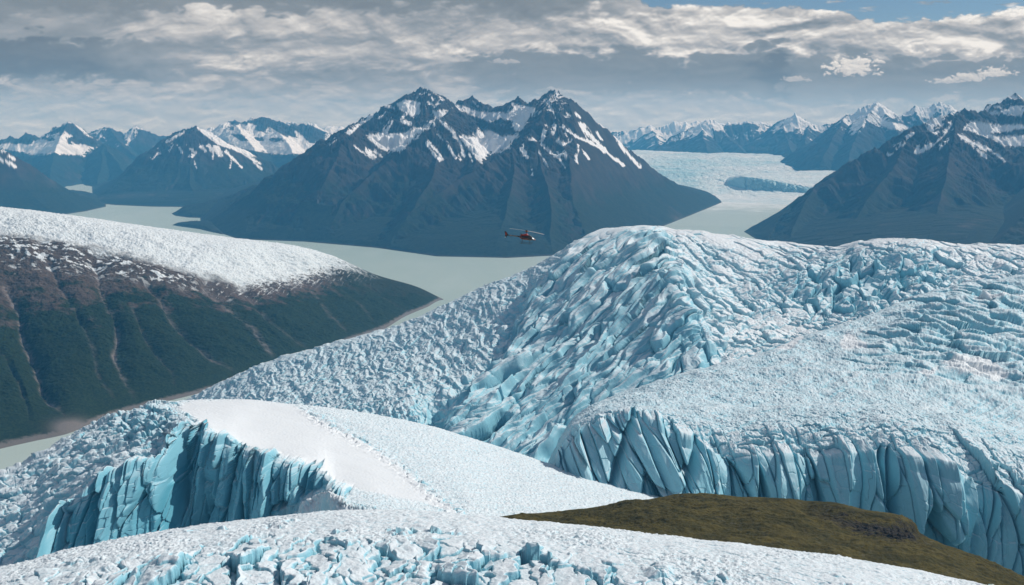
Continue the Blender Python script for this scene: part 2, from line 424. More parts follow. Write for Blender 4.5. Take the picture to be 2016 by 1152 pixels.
    # right mountain
    J = [(1460, 462, 8800), (1472, 450, 8950), (1550, 402, 9050), (1600, 372, 9100), (1640, 347, 9200), (1690, 308, 9300), (1735, 285, 9350), (1790, 255, 9400), (1830, 235, 9500), (1860, 226, 9550), (1885, 222, 9600), (1900, 215, 9700), (1925, 224, 9800), (1950, 212, 9900), (1975, 192, 9950), (2005, 178, 10000), (2020, 174, 10000), (2060, 195, 10000), (2150, 190, 10000), (2250, 230, 10000)]
    J1 = [(1885, 222, 9600), (1880, 262, 9200), (1872, 300, 8900), (1860, 360, 8300), (1840, 430, 7700), (1830, 500, 7300)]
    J2 = [(1790, 255, 9400), (1760, 330, 8900), (1700, 400, 8400), (1660, 470, 7900)]
    J3 = [(1925, 224, 9800), (1960, 270, 9300), (1990, 300, 9000), (2040, 310, 8800)]
    J4 = [(1600, 372, 9100), (1572, 425, 8550), (1548, 492, 7850)]
    J6 = [(1550, 402, 9050), (1522, 438, 8700), (1500, 474, 8250)]
    massif('mountain', [J, J1, J2, J3, J4, J6], 1440, 2300, 6600, 11500, 1000, 520, k=1.0, D=1900, flute=100, lam=240, seed=11, rough=38, base=-20, closed=True, shore=[(1464, 456), (1500, 478), (1560, 510), (1700, 545), (2000, 560), (2350, 560), (2350, 330), (1700, 345), (1640, 378), (1550, 412)], ped=450,
           snowfn=snow_auto(1160, 400, streak=.8, patch=.5, conc=.02,
                            bowls=[[(1828, 238), (1850, 228), (1880, 220), (1860, 232), (1848, 250), (1838, 262), (1826, 252)], [(1905, 240), (1960, 238), (2020, 240), (2020, 285), (1990, 288), (1975, 285), (1950, 270), (1920, 262), (1895, 252)], [(1970, 220), (2000, 208), (2020, 212), (2010, 226), (1985, 226)]],
                            rocks=[[(1920, 226), (1985, 228), (2020, 232), (2020, 244), (1960, 246), (1930, 240)], [(1945, 262), (1975, 258), (2020, 256), (2020, 266), (1985, 268), (1960, 268)]],
                            streaks=[(4, [(1785, 272), (1798, 262)]), (3, [(1750, 305), (1765, 290), (1780, 282)]), (5, [(1805, 300), (1825, 292), (1840, 280)]), (4, [(1840, 280), (1860, 262), (1872, 245)]), (4, [(1895, 268), (1915, 285), (1930, 300), (1940, 310)]), (3, [(1940, 290), (1965, 305), (1978, 318)]), (4, [(1912, 278), (1940, 296)]), (3, [(1868, 272), (1850, 290)])]),
           zveg=440, mat=rock, label='dark steep mountain with snow streaked shoulder at the right edge of the view')
    J5 = [(1915, 520, 6900), (1935, 445, 7100), (1960, 385, 7300), (1990, 345, 7400), (2030, 295, 7600), (2100, 250, 7800), (2250, 200, 8000)]
    massif('mountain', [J5], 1880, 2300, 6300, 8600, 420, 260, k=.7, D=1500, flute=40, lam=240, seed=15, base=-20, snowfn=snow_auto(1300, 400), zveg=640, mat=rock,
           label='dark bare spur in front of the right mountain, cut off by the edge of the view')
    # left dark slope
    I = [(-300, 235, 11000), (-120, 262, 11000), (0, 287, 11000), (40, 298, 11050), (70, 312, 11100), (110, 337, 11200), (150, 366, 11300), (185, 390, 11400), (207, 407, 11500)]
    I1 = [(0, 287, 11000), (20, 330, 10500), (50, 380, 10000), (80, 430, 9500)]
    massif('mountain', [I, I1], -320, 225, 8000, 13500, 500, 260, k=.85, D=1700, flute=70, lam=220, seed=21, shore=[(-320, 440), (0, 432), (110, 425), (170, 416), (209, 407)], ped=120,
           snowfn=snow_auto(1180, 420, streak=.8, patch=.5, streaks=[(2.5, [(0, 314), (16, 320), (32, 330)]), (2.5, [(18, 308), (30, 315)]), (3, [(-5, 296), (14, 297)])]), zveg=560, mat=rock, label='dark brown mountain slope entering from the left edge above the ice capped hill')
    # left middle pyramid
    L3 = [(180, 397, 13600), (230, 356, 13800), (280, 318, 14000), (320, 285, 14200), (342, 262, 14300), (358, 250, 14300), (372, 251, 14250), (385, 247, 14200), (400, 256, 14200), (430, 272, 14400), (470, 290, 14600), (510, 308, 14800), (545, 330, 14900), (590, 362, 15000), (640, 395, 15000)]
    L3a = [(385, 247, 14200), (378, 300, 13700), (372, 350, 13200), (385, 402, 12400)]
    L3b = [(470, 290, 14600), (480, 340, 13900), (490, 400, 12600)]
    L3c = [(342, 262, 14300), (318, 320, 13700), (290, 380, 13100)]
    massif('mountain', [L3, L3a, L3b, L3c], 170, 660, 11600, 16500, 620, 320, k=.95, D=2000, flute=100, lam=300, seed=31, shore=[(183, 400), (230, 404), (300, 407), (380, 408), (460, 405), (560, 404), (660, 400)], ped=110,
           snowfn=snow_auto(1060, 380, streak=.9, patch=.45, bowls=[[(386, 250), (402, 255), (430, 268), (470, 288), (500, 306), (488, 306), (455, 292), (430, 284), (410, 270)]],
                            streaks=[(4, [(372, 290), (385, 302), (378, 308)]), (5, [(428, 292), (436, 305)]), (3, [(352, 290), (358, 300)]), (3, [(395, 288), (405, 298)]), (3, [(362, 262), (340, 272), (330, 280)]), (3, [(445, 300), (462, 315), (476, 330)]), (3, [(412, 288), (420, 300), (418, 312)]), (2.5, [(340, 285), (333, 296)]), (2.5, [(316, 300), (300, 312)]), (2, [(382, 318), (386, 330)]), (2.5, [(455, 318), (452, 330)]), (2.5, [(500, 320), (516, 334)]), (3, [(480, 302), (500, 316), (512, 322)])]), zveg=500, mat=rock, label='dark pyramid mountain with white snow ridge above the left arm of the lake')
    # left far ranges
    L1 = [(-200, 262, 18000), (-60, 275, 18000), (0, 276, 18000), (20, 266, 18000), (36, 272, 18000), (50, 260, 18000), (62, 263, 18000), (78, 270, 18000), (92, 262, 18000), (108, 250, 18000), (125, 243, 18000), (135, 238, 18000), (142, 242, 18000), (160, 258, 18000), (185, 275, 18000), (205, 283, 18000), (240, 300, 18000), (300, 340, 18000)]
    L1a = [(205, 283, 17600), (198, 330, 16500), (190, 370, 15500)]
    L1b = [(205, 283, 17600), (235, 325, 16600), (260, 360, 15600)]
    L1c = [(135, 238, 18000), (110, 290, 17000), (100, 330, 16000), (95, 370, 15000)]
    massif('mountain', [L1, L1a, L1b, L1c], -420, 330, 14300, 20000, 700, 300, k=.95, D=1900, flute=70, lam=380, seed=41,
           snowfn=snow_auto(700, 330, streak=.8, patch=.5, conc=.012, bowls=[[(-200, 290), (10, 285), (60, 285), (90, 272), (140, 262), (150, 280), (180, 290), (165, 306), (120, 302), (60, 302), (0, 290)]],
                            rocks=[[(88, 268), (112, 250), (140, 240), (160, 258), (190, 282), (185, 288), (150, 284), (128, 280), (140, 268), (130, 258), (110, 264)], [(30, 276), (48, 262), (66, 268), (62, 280), (40, 282)], [(88, 272), (105, 270), (108, 277), (90, 277)]]), zveg=650, mat=rock, label='sharp dark summit above a wide snowfield in the far left range')
    L2 = [(150, 290, 21500), (170, 262, 21500), (188, 256, 21500), (205, 247, 21500), (214, 250, 21500), (225, 255, 21500), (245, 262, 21500), (258, 254, 21500), (268, 246, 21500), (276, 252, 21500), (300, 262, 21500), (326, 268, 21500), (380, 285, 21500), (430, 300, 21500)]
    L2a = [(214, 250, 21500), (240, 285, 20500), (270, 310, 19500), (300, 330, 18500)]
    massif('mountain', [L2, L2a], 40, 540, 17500, 23500, 480, 220, k=.9, D=2000, flute=80, lam=400, seed=47,
           snowfn=snow_auto(700, 330, streak=.8, patch=.45, rocks=[[(196, 262), (214, 250), (245, 262), (250, 285), (215, 280)], [(270, 252), (300, 262), (330, 270), (300, 290), (262, 280)]]), zveg=500, mat=rock, label='far snowy range with a tiny pointed summit between the left peaks')
    L4 = [(380, 275, 19500), (410, 252, 19500), (440, 246, 19500), (452, 236, 19500), (462, 236, 19500), (475, 240, 19500), (485, 238, 19500), (495, 231, 19500), (512, 230, 19500), (530, 231, 19500), (540, 238, 19500), (552, 236, 19500), (562, 243, 19500), (575, 238, 19500), (590, 245, 19500), (600, 242, 19500), (617, 242, 19500), (632, 252, 19500), (646, 265, 19500), (700, 300, 19500)]
    L4a = [(540, 238, 19500), (555, 268, 18500), (570, 285, 17800), (600, 340, 16500)]
    L4b = [(462, 236, 19500), (475, 262, 18600), (500, 290, 17600), (520, 330, 16500)]
    massif('mountain', [L4, L4a, L4b], 230, 860, 16000, 21500, 760, 300, k=.8, D=2000, flute=60, lam=380, seed=53,
           snowfn=snow_auto(640, 300, streak=.4, patch=.3, bowls=[[(400, 250), (450, 246), (560, 262), (650, 268), (640, 290), (600, 304), (530, 300), (470, 290), (430, 270)]], rocks=[[(446, 236), (466, 233), (488, 240), (484, 246), (455, 246)], [(486, 240), (505, 228), (535, 232), (560, 242), (580, 255), (586, 272), (560, 268), (530, 250), (522, 262), (500, 256), (506, 246), (492, 244)],
                                                                       [(452, 262), (480, 266), (490, 278), (474, 278)], [(500, 268), (520, 272), (518, 277), (502, 275)], [(528, 274), (555, 272), (558, 279), (535, 280)], [(562, 246), (600, 242), (646, 262), (640, 276), (610, 282), (590, 262)], [(450, 250), (462, 250), (462, 256), (452, 256)]]),
           zveg=450, mat=rock, label='wide white ice plateau with dark rock teeth behind the left pyramid mountain')
    L5 = [(560, 262, 23800), (600, 256, 23800), (640, 250, 23800), (652, 246, 23800), (668, 248, 23800), (700, 256, 23800), (760, 262, 23800)]
    massif('mountain', [L5], 420, 900, 22300, 25300, 300, 90, k=.5, D=2000, flute=60, lam=380, seed=55, snowfn=snow_auto(600, 300), zveg=100, mat=rock, label='small pale snowy mountain on the horizon left of the twin peaks')
    # right far ranges
    K0 = [(1180, 262, 24000), (1240, 256, 24000), (1262, 250, 24000), (1280, 246, 24000), (1296, 251, 24000), (1310, 246, 24000), (1330, 238, 24000), (1352, 240, 24000), (1370, 238, 24000), (1400, 242, 24000), (1450, 240, 24000), (1500, 236, 24000), (1560, 250, 24000), (1640, 250, 24000)]
    massif('mountain', [K0, [(1280, 246, 24000), (1300, 290, 22000)], [(1352, 240, 24000), (1340, 290, 22000)]], 1040, 1800, 21500, 25500, 600, 130, k=.8, D=2000, flute=90, lam=450, seed=61, snowfn=snow_auto(560, 350, streak=.7), zveg=100, mat=rock, label='pale snow covered range on the far right horizon')
    K1 = [(1290, 297, 20500), (1325, 272, 20500), (1345, 258, 20500), (1368, 250, 20500), (1378, 242, 20500), (1388, 236, 20500), (1396, 233, 20500), (1405, 236, 20500), (1415, 246, 20500), (1432, 246, 20500), (1440, 242, 20500), (1452, 246, 20500), (1462, 238, 20500), (1470, 236, 20500), (1480, 242, 20500), (1500, 244, 20500), (1530, 250, 20500), (1600, 270, 20500)]
    K1a = [(1378, 242, 20500), (1385, 270, 19700), (1395, 299, 18600)]
    K1b = [(1415, 246, 20500), (1440, 275, 19700), (1465, 297, 18800)]
    massif('mountain', [K1, K1a, K1b], 1180, 1740, 18200, 22500, 620, 220, k=.85, D=2000, flute=80, lam=380, seed=67,
           snowfn=snow_auto(760, 280, streak=.9, patch=.4, rocks=[[(1425, 246), (1450, 244), (1480, 242), (1500, 252), (1470, 262), (1450, 270), (1430, 256)]]), zveg=500, mat=rock, label='blue hazy mountain with snowy crown at the far end of the ice')
    K2 = [(1440, 299, 19500), (1480, 283, 19500), (1515, 258, 19500), (1540, 240, 19500), (1552, 235, 19500), (1560, 228, 19500), (1566, 222, 19500), (1571, 224, 19500), (1578, 235, 19500), (1592, 240, 19500), (1620, 245, 19500), (1645, 240, 19500), (1670, 250, 19500), (1740, 290, 19500)]
    K2a = [(1540, 240, 19500), (1550, 275, 18700), (1560, 302, 17600)]
    K2b = [(1592, 240, 19500), (1585, 275, 18500), (1590, 305, 17400)]
    massif('mountain', [K2, K2a, K2b], 1330, 1870, 17200, 21500, 620, 240, k=.9, D=2000, flute=80, lam=380, seed=71, snowfn=snow_auto(850, 280, streak=.9, patch=.4), zveg=500, mat=rock, label='blue hazy mountain with a rock needle on its snowy crest')
    K3 = [(1575, 312, 16500), (1600, 285, 16600), (1630, 262, 16700), (1650, 242, 16800), (1666, 225, 16800), (1672, 226, 16800), (1690, 214, 16800), (1710, 206, 16800), (1727, 200, 16800), (1740, 208, 16800), (1755, 220, 16800), (1775, 228, 16800), (1788, 216, 16800), (1796, 211, 16800), (1802, 208, 16800), (1822, 210, 16800), (1840, 203, 16800), (1852, 200, 16800), (1870, 206, 16800), (1885, 215, 16800), (1930, 222, 16800), (2020, 235, 16800)]
    K3a = [(1727, 200, 16800), (1700, 240, 16000), (1680, 280, 15400), (1670, 312, 14900)]
    K3b = [(1727, 200, 16800), (1760, 245, 16000), (1775, 280, 15300), (1780, 310, 14800)]
    K3c = [(1666, 225, 16800), (1640, 270, 15900), (1620, 310, 15200)]
    massif('mountain', [K3, K3a, K3b, K3c], 1450, 2160, 14500, 18500, 760, 280, k=1.0, D=2000, flute=70, lam=340, seed=77,
           snowfn=snow_auto(1020, 300, streak=.8, patch=.45, bowls=[[(1690, 225), (1712, 222), (1700, 245), (1685, 258), (1672, 262), (1682, 242)], [(1722, 228), (1745, 240), (1775, 246), (1790, 252), (1760, 256), (1735, 248)]]), zveg=560, mat=rock, label='blue hazy mountain with a sharp dark summit beside the right mountain')
    # low land in the lake
    massif('islet', [[(350, 414, 11100), (375, 403, 11000), (405, 398, 11000), (440, 397, 11100), (480, 400, 11200)]], 320, 520, 10000, 13000, 220, 110, k=.32, D=300, flute=6, lam=120, rough=6, seed=81, closed=True,
           shore=[(337, 421), (345, 425), (370, 428.5), (405, 429.5), (440, 427), (500, 424), (500, 408), (440, 408), (390, 411), (355, 415)], ped=40, snowfn=lambda g: g['X']*0, zveg=400, mat=rock, label='low dark islet in the left arm of the lake', cat='islet')
    massif('headland', [[(352, 442, 9750), (375, 440, 9700), (395, 439, 9650), (420, 438, 9600)]], 325, 460, 8600, 10700, 180, 80, k=.2, D=300, flute=3, lam=120, rough=3, seed=83, closed=True,
           shore=[(338, 443.5), (360, 447), (390, 451), (420, 458), (440, 462), (440, 436), (400, 439), (365, 441)], ped=30, snowfn=lambda g: g['X']*0, zveg=400, mat=rock, label='thin dark tongue of land at the left foot of the central mountain', cat='headland')

# ================================================================ ICE CAPPED HILL (left)
def build_hill():
    T = (905, 600, 5560)
    shore = [(-250, 960, None), (-100, 912, None), (0, 884, None), (70, 868, None), (130, 855, None), (200, 826, None), (270, 804, None), (330, 790, None), (420, 766, None), (480, 740, None), (560, 712, None), (650, 686, None), (700, 667, None), (750, 651, None), (800, 622, None), (840, 605, None), (872, 590.5, None), T]
    under = ('off', 0, -260, -60)
    mid = [(-250, 720, 3250), (0, 668, 3480), (200, 650, 3650), (420, 640, 3950), (560, 628, 4250), (650, 610, 4650), (740, 594, 5050), (830, 590, 5400), (872, 590.3, 5585), (905, 600, 5570)]
    cap = [(-250, 448, 4000), (0, 468, 4080), (150, 490, 4150), (300, 521, 4200), (380, 543, 4250), (450, 560, 4350), (560, 552, 4700), (650, 530, 5100), (740, 552, 5320), (830, 575, 5550), (872, 589.5, 5600), (905, 600, 5580)]
    crest = [(-250, 393, 4300), (0, 409, 4400), (130, 424, 4500), (280, 446, 4650), (450, 469, 4850), (560, 482, 5050), (640, 500, 5250), (740, 541, 5420), (830, 568.5, 5650), (872, 588.5, 5610), (905, 600, 5590)]
    X, Y, Z, B, T_ = loft([shore, mid, cap, crest, ('off', 3, 350, -120), ('lvl', 3, 1100, -40)], -250, 905, 1150, [330, 300, 190, 40, 30])
    # row of submerged skirt
    Y0 = Y[0]-200; Z0 = Z[0]-60; X0 = X[0]/Y[0]*Y0
    X = np.vstack([X0, X]); Y = np.vstack([Y0, Y]); Z = np.vstack([Z0, Z]); T_ = np.vstack([T_[0]*0, T_]); B = np.vstack([B[0], B])
    px, py = proj(X, Y, Z)
    gul = [(26, [(5, 560), (28, 600), (45, 660), (70, 715), (85, 760), (120, 805), (140, 840)]), (22, [(195, 530), (205, 580), (228, 640), (225, 690), (248, 745), (272, 800)]), (16, [(95, 520), (120, 560), (140, 600)]),
           (17, [(290, 560), (330, 620), (380, 670), (420, 700), (470, 735)]), (20, [(400, 560), (440, 600), (500, 645), (545, 705)]), (14, [(560, 520), (600, 560), (640, 605), (680, 650)]), (14, [(480, 570), (510, 610), (560, 650), (615, 690)]),
           (14, [(250, 600), (300, 680), (340, 740), (350, 785)]), (13, [(150, 610), (180, 680), (200, 740), (230, 800)]), (12, [(0, 690), (30, 740), (60, 800), (70, 850)]), (12, [(640, 540), (690, 580), (730, 625)]), (10, [(720, 560), (770, 590), (800, 612)])]
    body = sst(0.05, .5, T_)*sst(3.0, 2.5, T_)*sst(872, 800, px)
    cut = np.zeros(X.shape)
    wob = 13*fbm(X/220, Z/160, 5, 9, .55)
    for w, pts in gul:
        d = dseg(px+wob, py+wob*.6, pts)
        cut = np.maximum(cut, w*2.1*np.exp(-d/(w*.85))*(.65+.6*fbm(X/260, Y/260, 3, 19)))
    fl = ridged((X*.8+Y*.15)/210+.6*fbm(X/500, Z/400, 3, 3), B/1500, 3, 8)
    nrm, _ = normals(X, Y, Z)
    if nrm[..., 2].mean() < 0: nrm = -nrm
    disp = body*(-cut+10*fl+14*fbm(X/140, (Y+Z)/120, 5, 5, .6)+3.4*fbm(X/13, (Y+Z)/13, 4, 6, .65))
    capm = sst(1.9, 2.15, T_+.10*fbm(X/160, Y/160, 5, 77, .65))*sst(3.9, 3.3, T_)*sst(735, 640, px+30*fbm(X/60, Y/60, 4, 78))
    f, cr = facets(X/20+fbm(X/60, Y/60, 3, 2), Y/26, 5, 1., .15, .3)
    disp = disp+capm*(1.6*f+2.0*fbm(X/8, Y/10, 3, 15, .6)+4*ridged((X+.9*Y)/120, (X-Y)/34, 3, 16))
    X = X+nrm[..., 0]*disp; Y = Y+nrm[..., 1]*disp; Z = Z+nrm[..., 2]*disp
    hi = fbm(X/22, (Y+Z)/22, 4, 51, .7); md = fbm(X/90, (Y+Z)/90, 4, 52, .6)
    # the lower right edge of the cap frays out into the rock
    fray = sst(420, 560, px)
    edge = T_-2.0+.10*md+fray*(.10+.45*sst(2.0, 2.9, T_)*0)+fray*.34*hi-.22*fray*sst(640, 760, px)
    sn = sst(-.06, .05+.12, edge)*sst(4.1, 3.9, T_)*sst(745, 650, px+60*hi)
    rag = T_-1.78+.06*md
    patch = sst(.10, .26, fbm(X/46+Y/200, (Y-X*.25)/24, 4, 61, .55)-.08)*sst(1.58, 1.78, T_+.05*md)*sst(430, 330, px)
    patch = np.maximum(patch, sst(.22, .4, fbm(X/46, Y/24, 4, 62)-.15)*sst(1.5, 1.75, T_)*sst(300, 60, px)*sst(2.2, 2.0, T_))
    dotz = sst(.28, .45, fbm(X/9, Z/14, 3, 63, .6)-.1)*sst(1.45, 1.9, T_)*.8
    snow = np.clip(np.maximum(np.maximum(sn, patch*sst(2.1, 2.0, T_)), dotz*sst(300, 480, px)*sst(760, 640, px)), 0, 1)
    speck = sst(.15, .5, fbm(X/7, Y/9, 4, 64, .7))
    scr = np.clip(sum(np.exp(-(dseg(px+wob, py+wob*.6, pts)/((w*.17+1.4)*(.8+.5*md)))**2)*np.interp(w, [10, 16, 26], [.12, .42, 1.05])*(.55+.8*hi+.9*md) for w, pts in gul), 0, 1)*body
    scr = np.maximum(scr, sst(16, 7, Z+5*hi)*.75)
    fan = np.exp(-((px-140)/34)**2-((py-842)/16)**2)
    scr = np.maximum(scr, np.clip(fan*1.3, 0, .8))
    scr = scr*(1-capm)
    veg = sst(1.66, 1.38, T_+.38*md+.22*sst(330, 60, px)+.22*fl*0+.12*hi+.3*sst(500, 900, px)*0)
    veg = np.maximum(veg, .85*sst(600, 720, px))
    m = land_mat('hill_land', .03, 2.2, veg=(.010, .021, .008), rock=(.085, .062, .048), scree=(.19, .165, .155), snow=(.66, .71, .735))
    nt = m.node_tree
    o = grid_mesh('hill', X, Y, Z, m, dict(snow=snow*(1-.30*speck*capm), veg=veg, scree=scr))
    tag(o, 'green gullied hillside under a flat white ice cap on the left shore', 'hill', kind='structure')

# ================================================================ ICE
def ice_attrs(X, Y, Z, cr, steep0=.78, steep1=.5, k=6, amt=1.0, conc=.25):
    n, _ = normals(X, Y, Z); up = np.abs(n[..., 2])
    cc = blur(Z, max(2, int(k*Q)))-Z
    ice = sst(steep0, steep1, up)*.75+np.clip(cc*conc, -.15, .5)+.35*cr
    deep = np.clip(cc*conc*.5-.12, 0, .5)*.8+.15*cr*sst(.6, .3, up)  # hollows coloured deeper blue, standing in for light scattered inside crevasses
    return np.clip(ice*amt, 0, 1), np.clip(deep, 0, .7), up
def displace(X, Y, Z, d):
    n, _ = normals(X, Y, Z)
    if n[..., 2].mean() < 0: n = -n
    return X+n[..., 0]*d, Y+n[..., 1]*d, Z+n[..., 2]*d

def build_front():
    near = [(-250, 1330, 330), (400, 1250, 350), (1000, 1230, 360), (1600, 1300, 340), (2250, 1420, 320)]
    m1 = [(-250, 1260, 380), (0, 1190, 395), (400, 1125, 410), (1000, 1120, 415), (1600, 1150, 410), (2250, 1290, 390)]
    crest = [(-250, 1190, 470), (0, 1119, 500), (60, 1104, 505), (130, 1084, 510), (220, 1067, 515), (300, 1050, 520), (400, 1035, 522), (540, 1018, 525), (620, 1009, 525), (700, 1005, 525), (800, 1007, 525), (900, 1012, 525), (1060, 1027, 525), (1200, 1042, 520), (1300, 1055, 515), (1420, 1068, 515), (1560, 1086, 510), (1680, 1102, 505), (1780, 1119, 500), (1900, 1144, 490), (2016, 1172, 480), (2250, 1230, 470)]
    X, Y, Z, B, T_ = loft([near, m1, crest, ('off', 2, 40, -28), ('off', 2, 160, -180), ('lvl', 2, 260, 380)], -250, 2250, 1900, [330, 330, 40, 30, 12])
    px, py = proj(X, Y, Z)
    # broken blocks in the lower middle
    q = fbm(X/30, Y/30, 3, 5)
    edge = np.interp(px, [-100, 150, 300, 560, 700, 900, 1050, 1250, 1500], [1160, 1118, 1088, 1050, 1044, 1052, 1076, 1118, 1168])
    jum = sst(-8, 34, py-edge+22*q)
    wx = X+5*fbm(X/14, Y/14, 3, 11); wy = Y+5*fbm(X/14+7, Y/14, 3, 12)
    f1, c1 = facets(wx/15, wy/36, 3, 1.15, .07, .5)
    f2, c2 = facets(wx/7+3, wy/15, 4, 1.1, .08, .4)
    f3, c3 = facets(X/2.4, Y/2.4, 6, 1., .14, .3)
    amp = (4.0+1.2*q)
    d = jum*(amp*f1+1.7*f2+.15*f3+.25*fbm(X/3, Y/3, 4, 66))
    # soft striations over the smooth part
    s = (X*.42+Y*1.0); t = X-.3*Y
    st = ridged(s/7+.4*fbm(X/25, Y/25, 3, 21), t/60, 3, 22)
    cks = np.exp(-((1-np.abs(gn(s/9, t/55, 24)*1.2))-1.)**2/.0006)
    rough = fbm(X/3.2, Y/3.2, 4, 25, .62); rgn = sst(-.15, .35, fbm(X/60, Y/60, 3, 29)+.25*sst(700, 200, px)-.1)
    d = d+(1-jum)*(.35*st+(.45+.5*rgn)*rough+.8*fbm(X/18, Y/18, 3, 26)-.9*cks*sst(900, 1200, px))
    # scattered chunks
    fb, cb = facets(X/7, Y/6, 33, 1.2, .15, .4)
    few = sst(.40, .55, fbm(X/26, Y/20, 3, 34))*sst(-60, 0, py-edge)*sst(1.98, 1.7, T_)
    d = d+(1-jum)*few*(2.2*fb+1.0)
    for bx, by, br in [(1298, 1128, 24), (1268, 1118, 9), (1660, 1160, 8)]:
        g = np.exp(-(((px-bx)/br)**2+((py-by)/(br*.55))**2)**1.6)
        d = d+g*(3.6*br/24+1.1*fb)
    d = d*sst(4.4, 3.5, T_)
    X, Y, Z = displace(X, Y, Z, d)
    cr = jum*np.clip(c1*.8+c2*.5, 0, 1)+(1-jum)*.8*cks*sst(900, 1200, px)
    ice, deep, up = ice_attrs(X, Y, Z, cr, .86, .45, 8, 1., .30)
    ice = np.clip(ice+.10*jum*sst(0, .5, q)+.10+.25*sst(.1, .6, -rough)*(1-jum), 0, 1)
    m = ice_mat('foreground_ice', .9, .22, .36)
    o = grid_mesh('foreground_glacier', X, Y, Z, m, dict(ice=ice, deep=deep, smooth=(1-jum)*.3))
    tag(o, 'rounded white ice slope with a jumble of broken pale blue blocks along the bottom edge', 'glacier', kind='structure')

def build_tundra():
    crest = [(850, 1080, 760), (930, 1040, 780), (975, 1023, 790), (1040, 1011, 800), (1120, 1005, 810), (1200, 995, 820), (1300, 980, 830), (1350, 975, 830), (1450, 978, 830), (1560, 983, 825), (1640, 990, 815), (1700, 1003, 805), (1770, 1018, 800), (1800, 1032, 795), (1812, 1050, 790), (1860, 1074, 780), (1950, 1110, 760), (2016, 1140, 745), (2150, 1190, 730), (2300, 1240, 720)]
    mid = [(850, 1120, 690), (975, 1075, 700), (1120, 1050, 715), (1300, 1028, 725), (1450, 1028, 725), (1600, 1045, 715), (1750, 1072, 700), (1850, 1098, 690), (2016, 1160, 670), (2300, 1280, 640)]
    X, Y, Z, B, T_ = loft([('x'), ] if False else [mid and [(p[0], p[1]+85, p[2]-110) for p in mid], mid, crest, ('off', 2, 25, -22), ('off', 2, 90, -160), ('lvl', 2, 200, 300)], 850, 2300, 1300, [160, 300, 30, 30, 10])
    px, py = proj(X, Y, Z)
    d = 5*fbm(X/70, Y/60, 4, 2)+1.6*ridged((X*.35+Y)/14+.5*fbm(X/40, Y/40, 3, 4), (X-.3*Y)/70, 4, 3)+.9*fbm(X/6, Y/5, 4, 5, .6)
    # rocky hollow towards the right end
    ln = dseg(px, py, [(1590, 1003), (1640, 1015), (1700, 1035), (1760, 1050), (1790, 1055)])
    rk = np.exp(-(ln/20)**2); rk2 = sst(.5, .95, rk+.55*fbm(X/14, Y/5, 5, 7, .6))*sst(1560, 1700, px)
    d = d-7*rk*sst(1.2, 1.7, T_)
    fr, c = facets(X/5, Y/4, 9, 1., .15, .4)
    knob = np.exp(-(((px-1775)/42)**2+((py-1052)/26)**2))
    d = d+rk2*1.6*fr+knob*(2.0*fr)
    d = d*(.35+.65*sst(0, 1, np.abs(T_-2)*3))*sst(4.5, 3.2, T_)
    X, Y, Z = displace(X, Y, Z, d)
    rocks = sst(.38, .5, fbm(X/9, Y/4, 5, 12, .62))*.9
    for cx, cy in ((1365, 1050), (1390, 1056), (1340, 1046)):
        rocks = np.maximum(rocks, np.exp(-(((px-cx)/16)**2+((py-cy)/5)**2))*sst(-.2, .3, fbm(X/3, Y/3, 3, 13)))
    m, nt, b = newmat('tundra')
    n1 = noise(nt, .06, 6, .65, stretch=(.6, 1.4, 1)); n2 = noise(nt, .9, 4, .7); n3 = noise(nt, .25, 5, .7, stretch=(.4, 1.3, 1))
    c1 = mixc(nt, ramp(nt, n1, .35, .65), (.046, .040, .013), (.108, .086, .025))
    c1 = mixc(nt, ramp(nt, n3, .42, .68, 0, .8), c1, (.060, .056, .018))
    c1 = mixc(nt, ramp(nt, n2, .5, .75, 0, .6), c1, (.02, .018, .010))
    c1 = mixc(nt, attr(nt, 'rock'), c1, mixc(nt, ramp(nt, n2, .35, .65), (.020, .017, .014), (.055, .046, .036)))
    c1 = mixc(nt, attr(nt, 'stone'), c1, (.15, .145, .125))
    nt.links.new(c1, b.inputs['Base Color']); b.inputs['Roughness'].default_value = .95; b.inputs['Specular IOR Level'].default_value = .1
    bump(nt, b, n2, .5, .9)
    o = grid_mesh('tundra_hill', X, Y, Z, m, dict(rock=np.clip(rk2+knob*1.2*sst(-.3, .2, fbm(X/6, Y/6, 3, 14)+knob-.4), 0, 1), stone=rocks*sst(.42, .6, fbm(X/30, Y/30, 3, 15)+.15)*.4))
    tag(o, 'low brown and olive moss covered hill between the ice fields', 'hill', kind='structure')

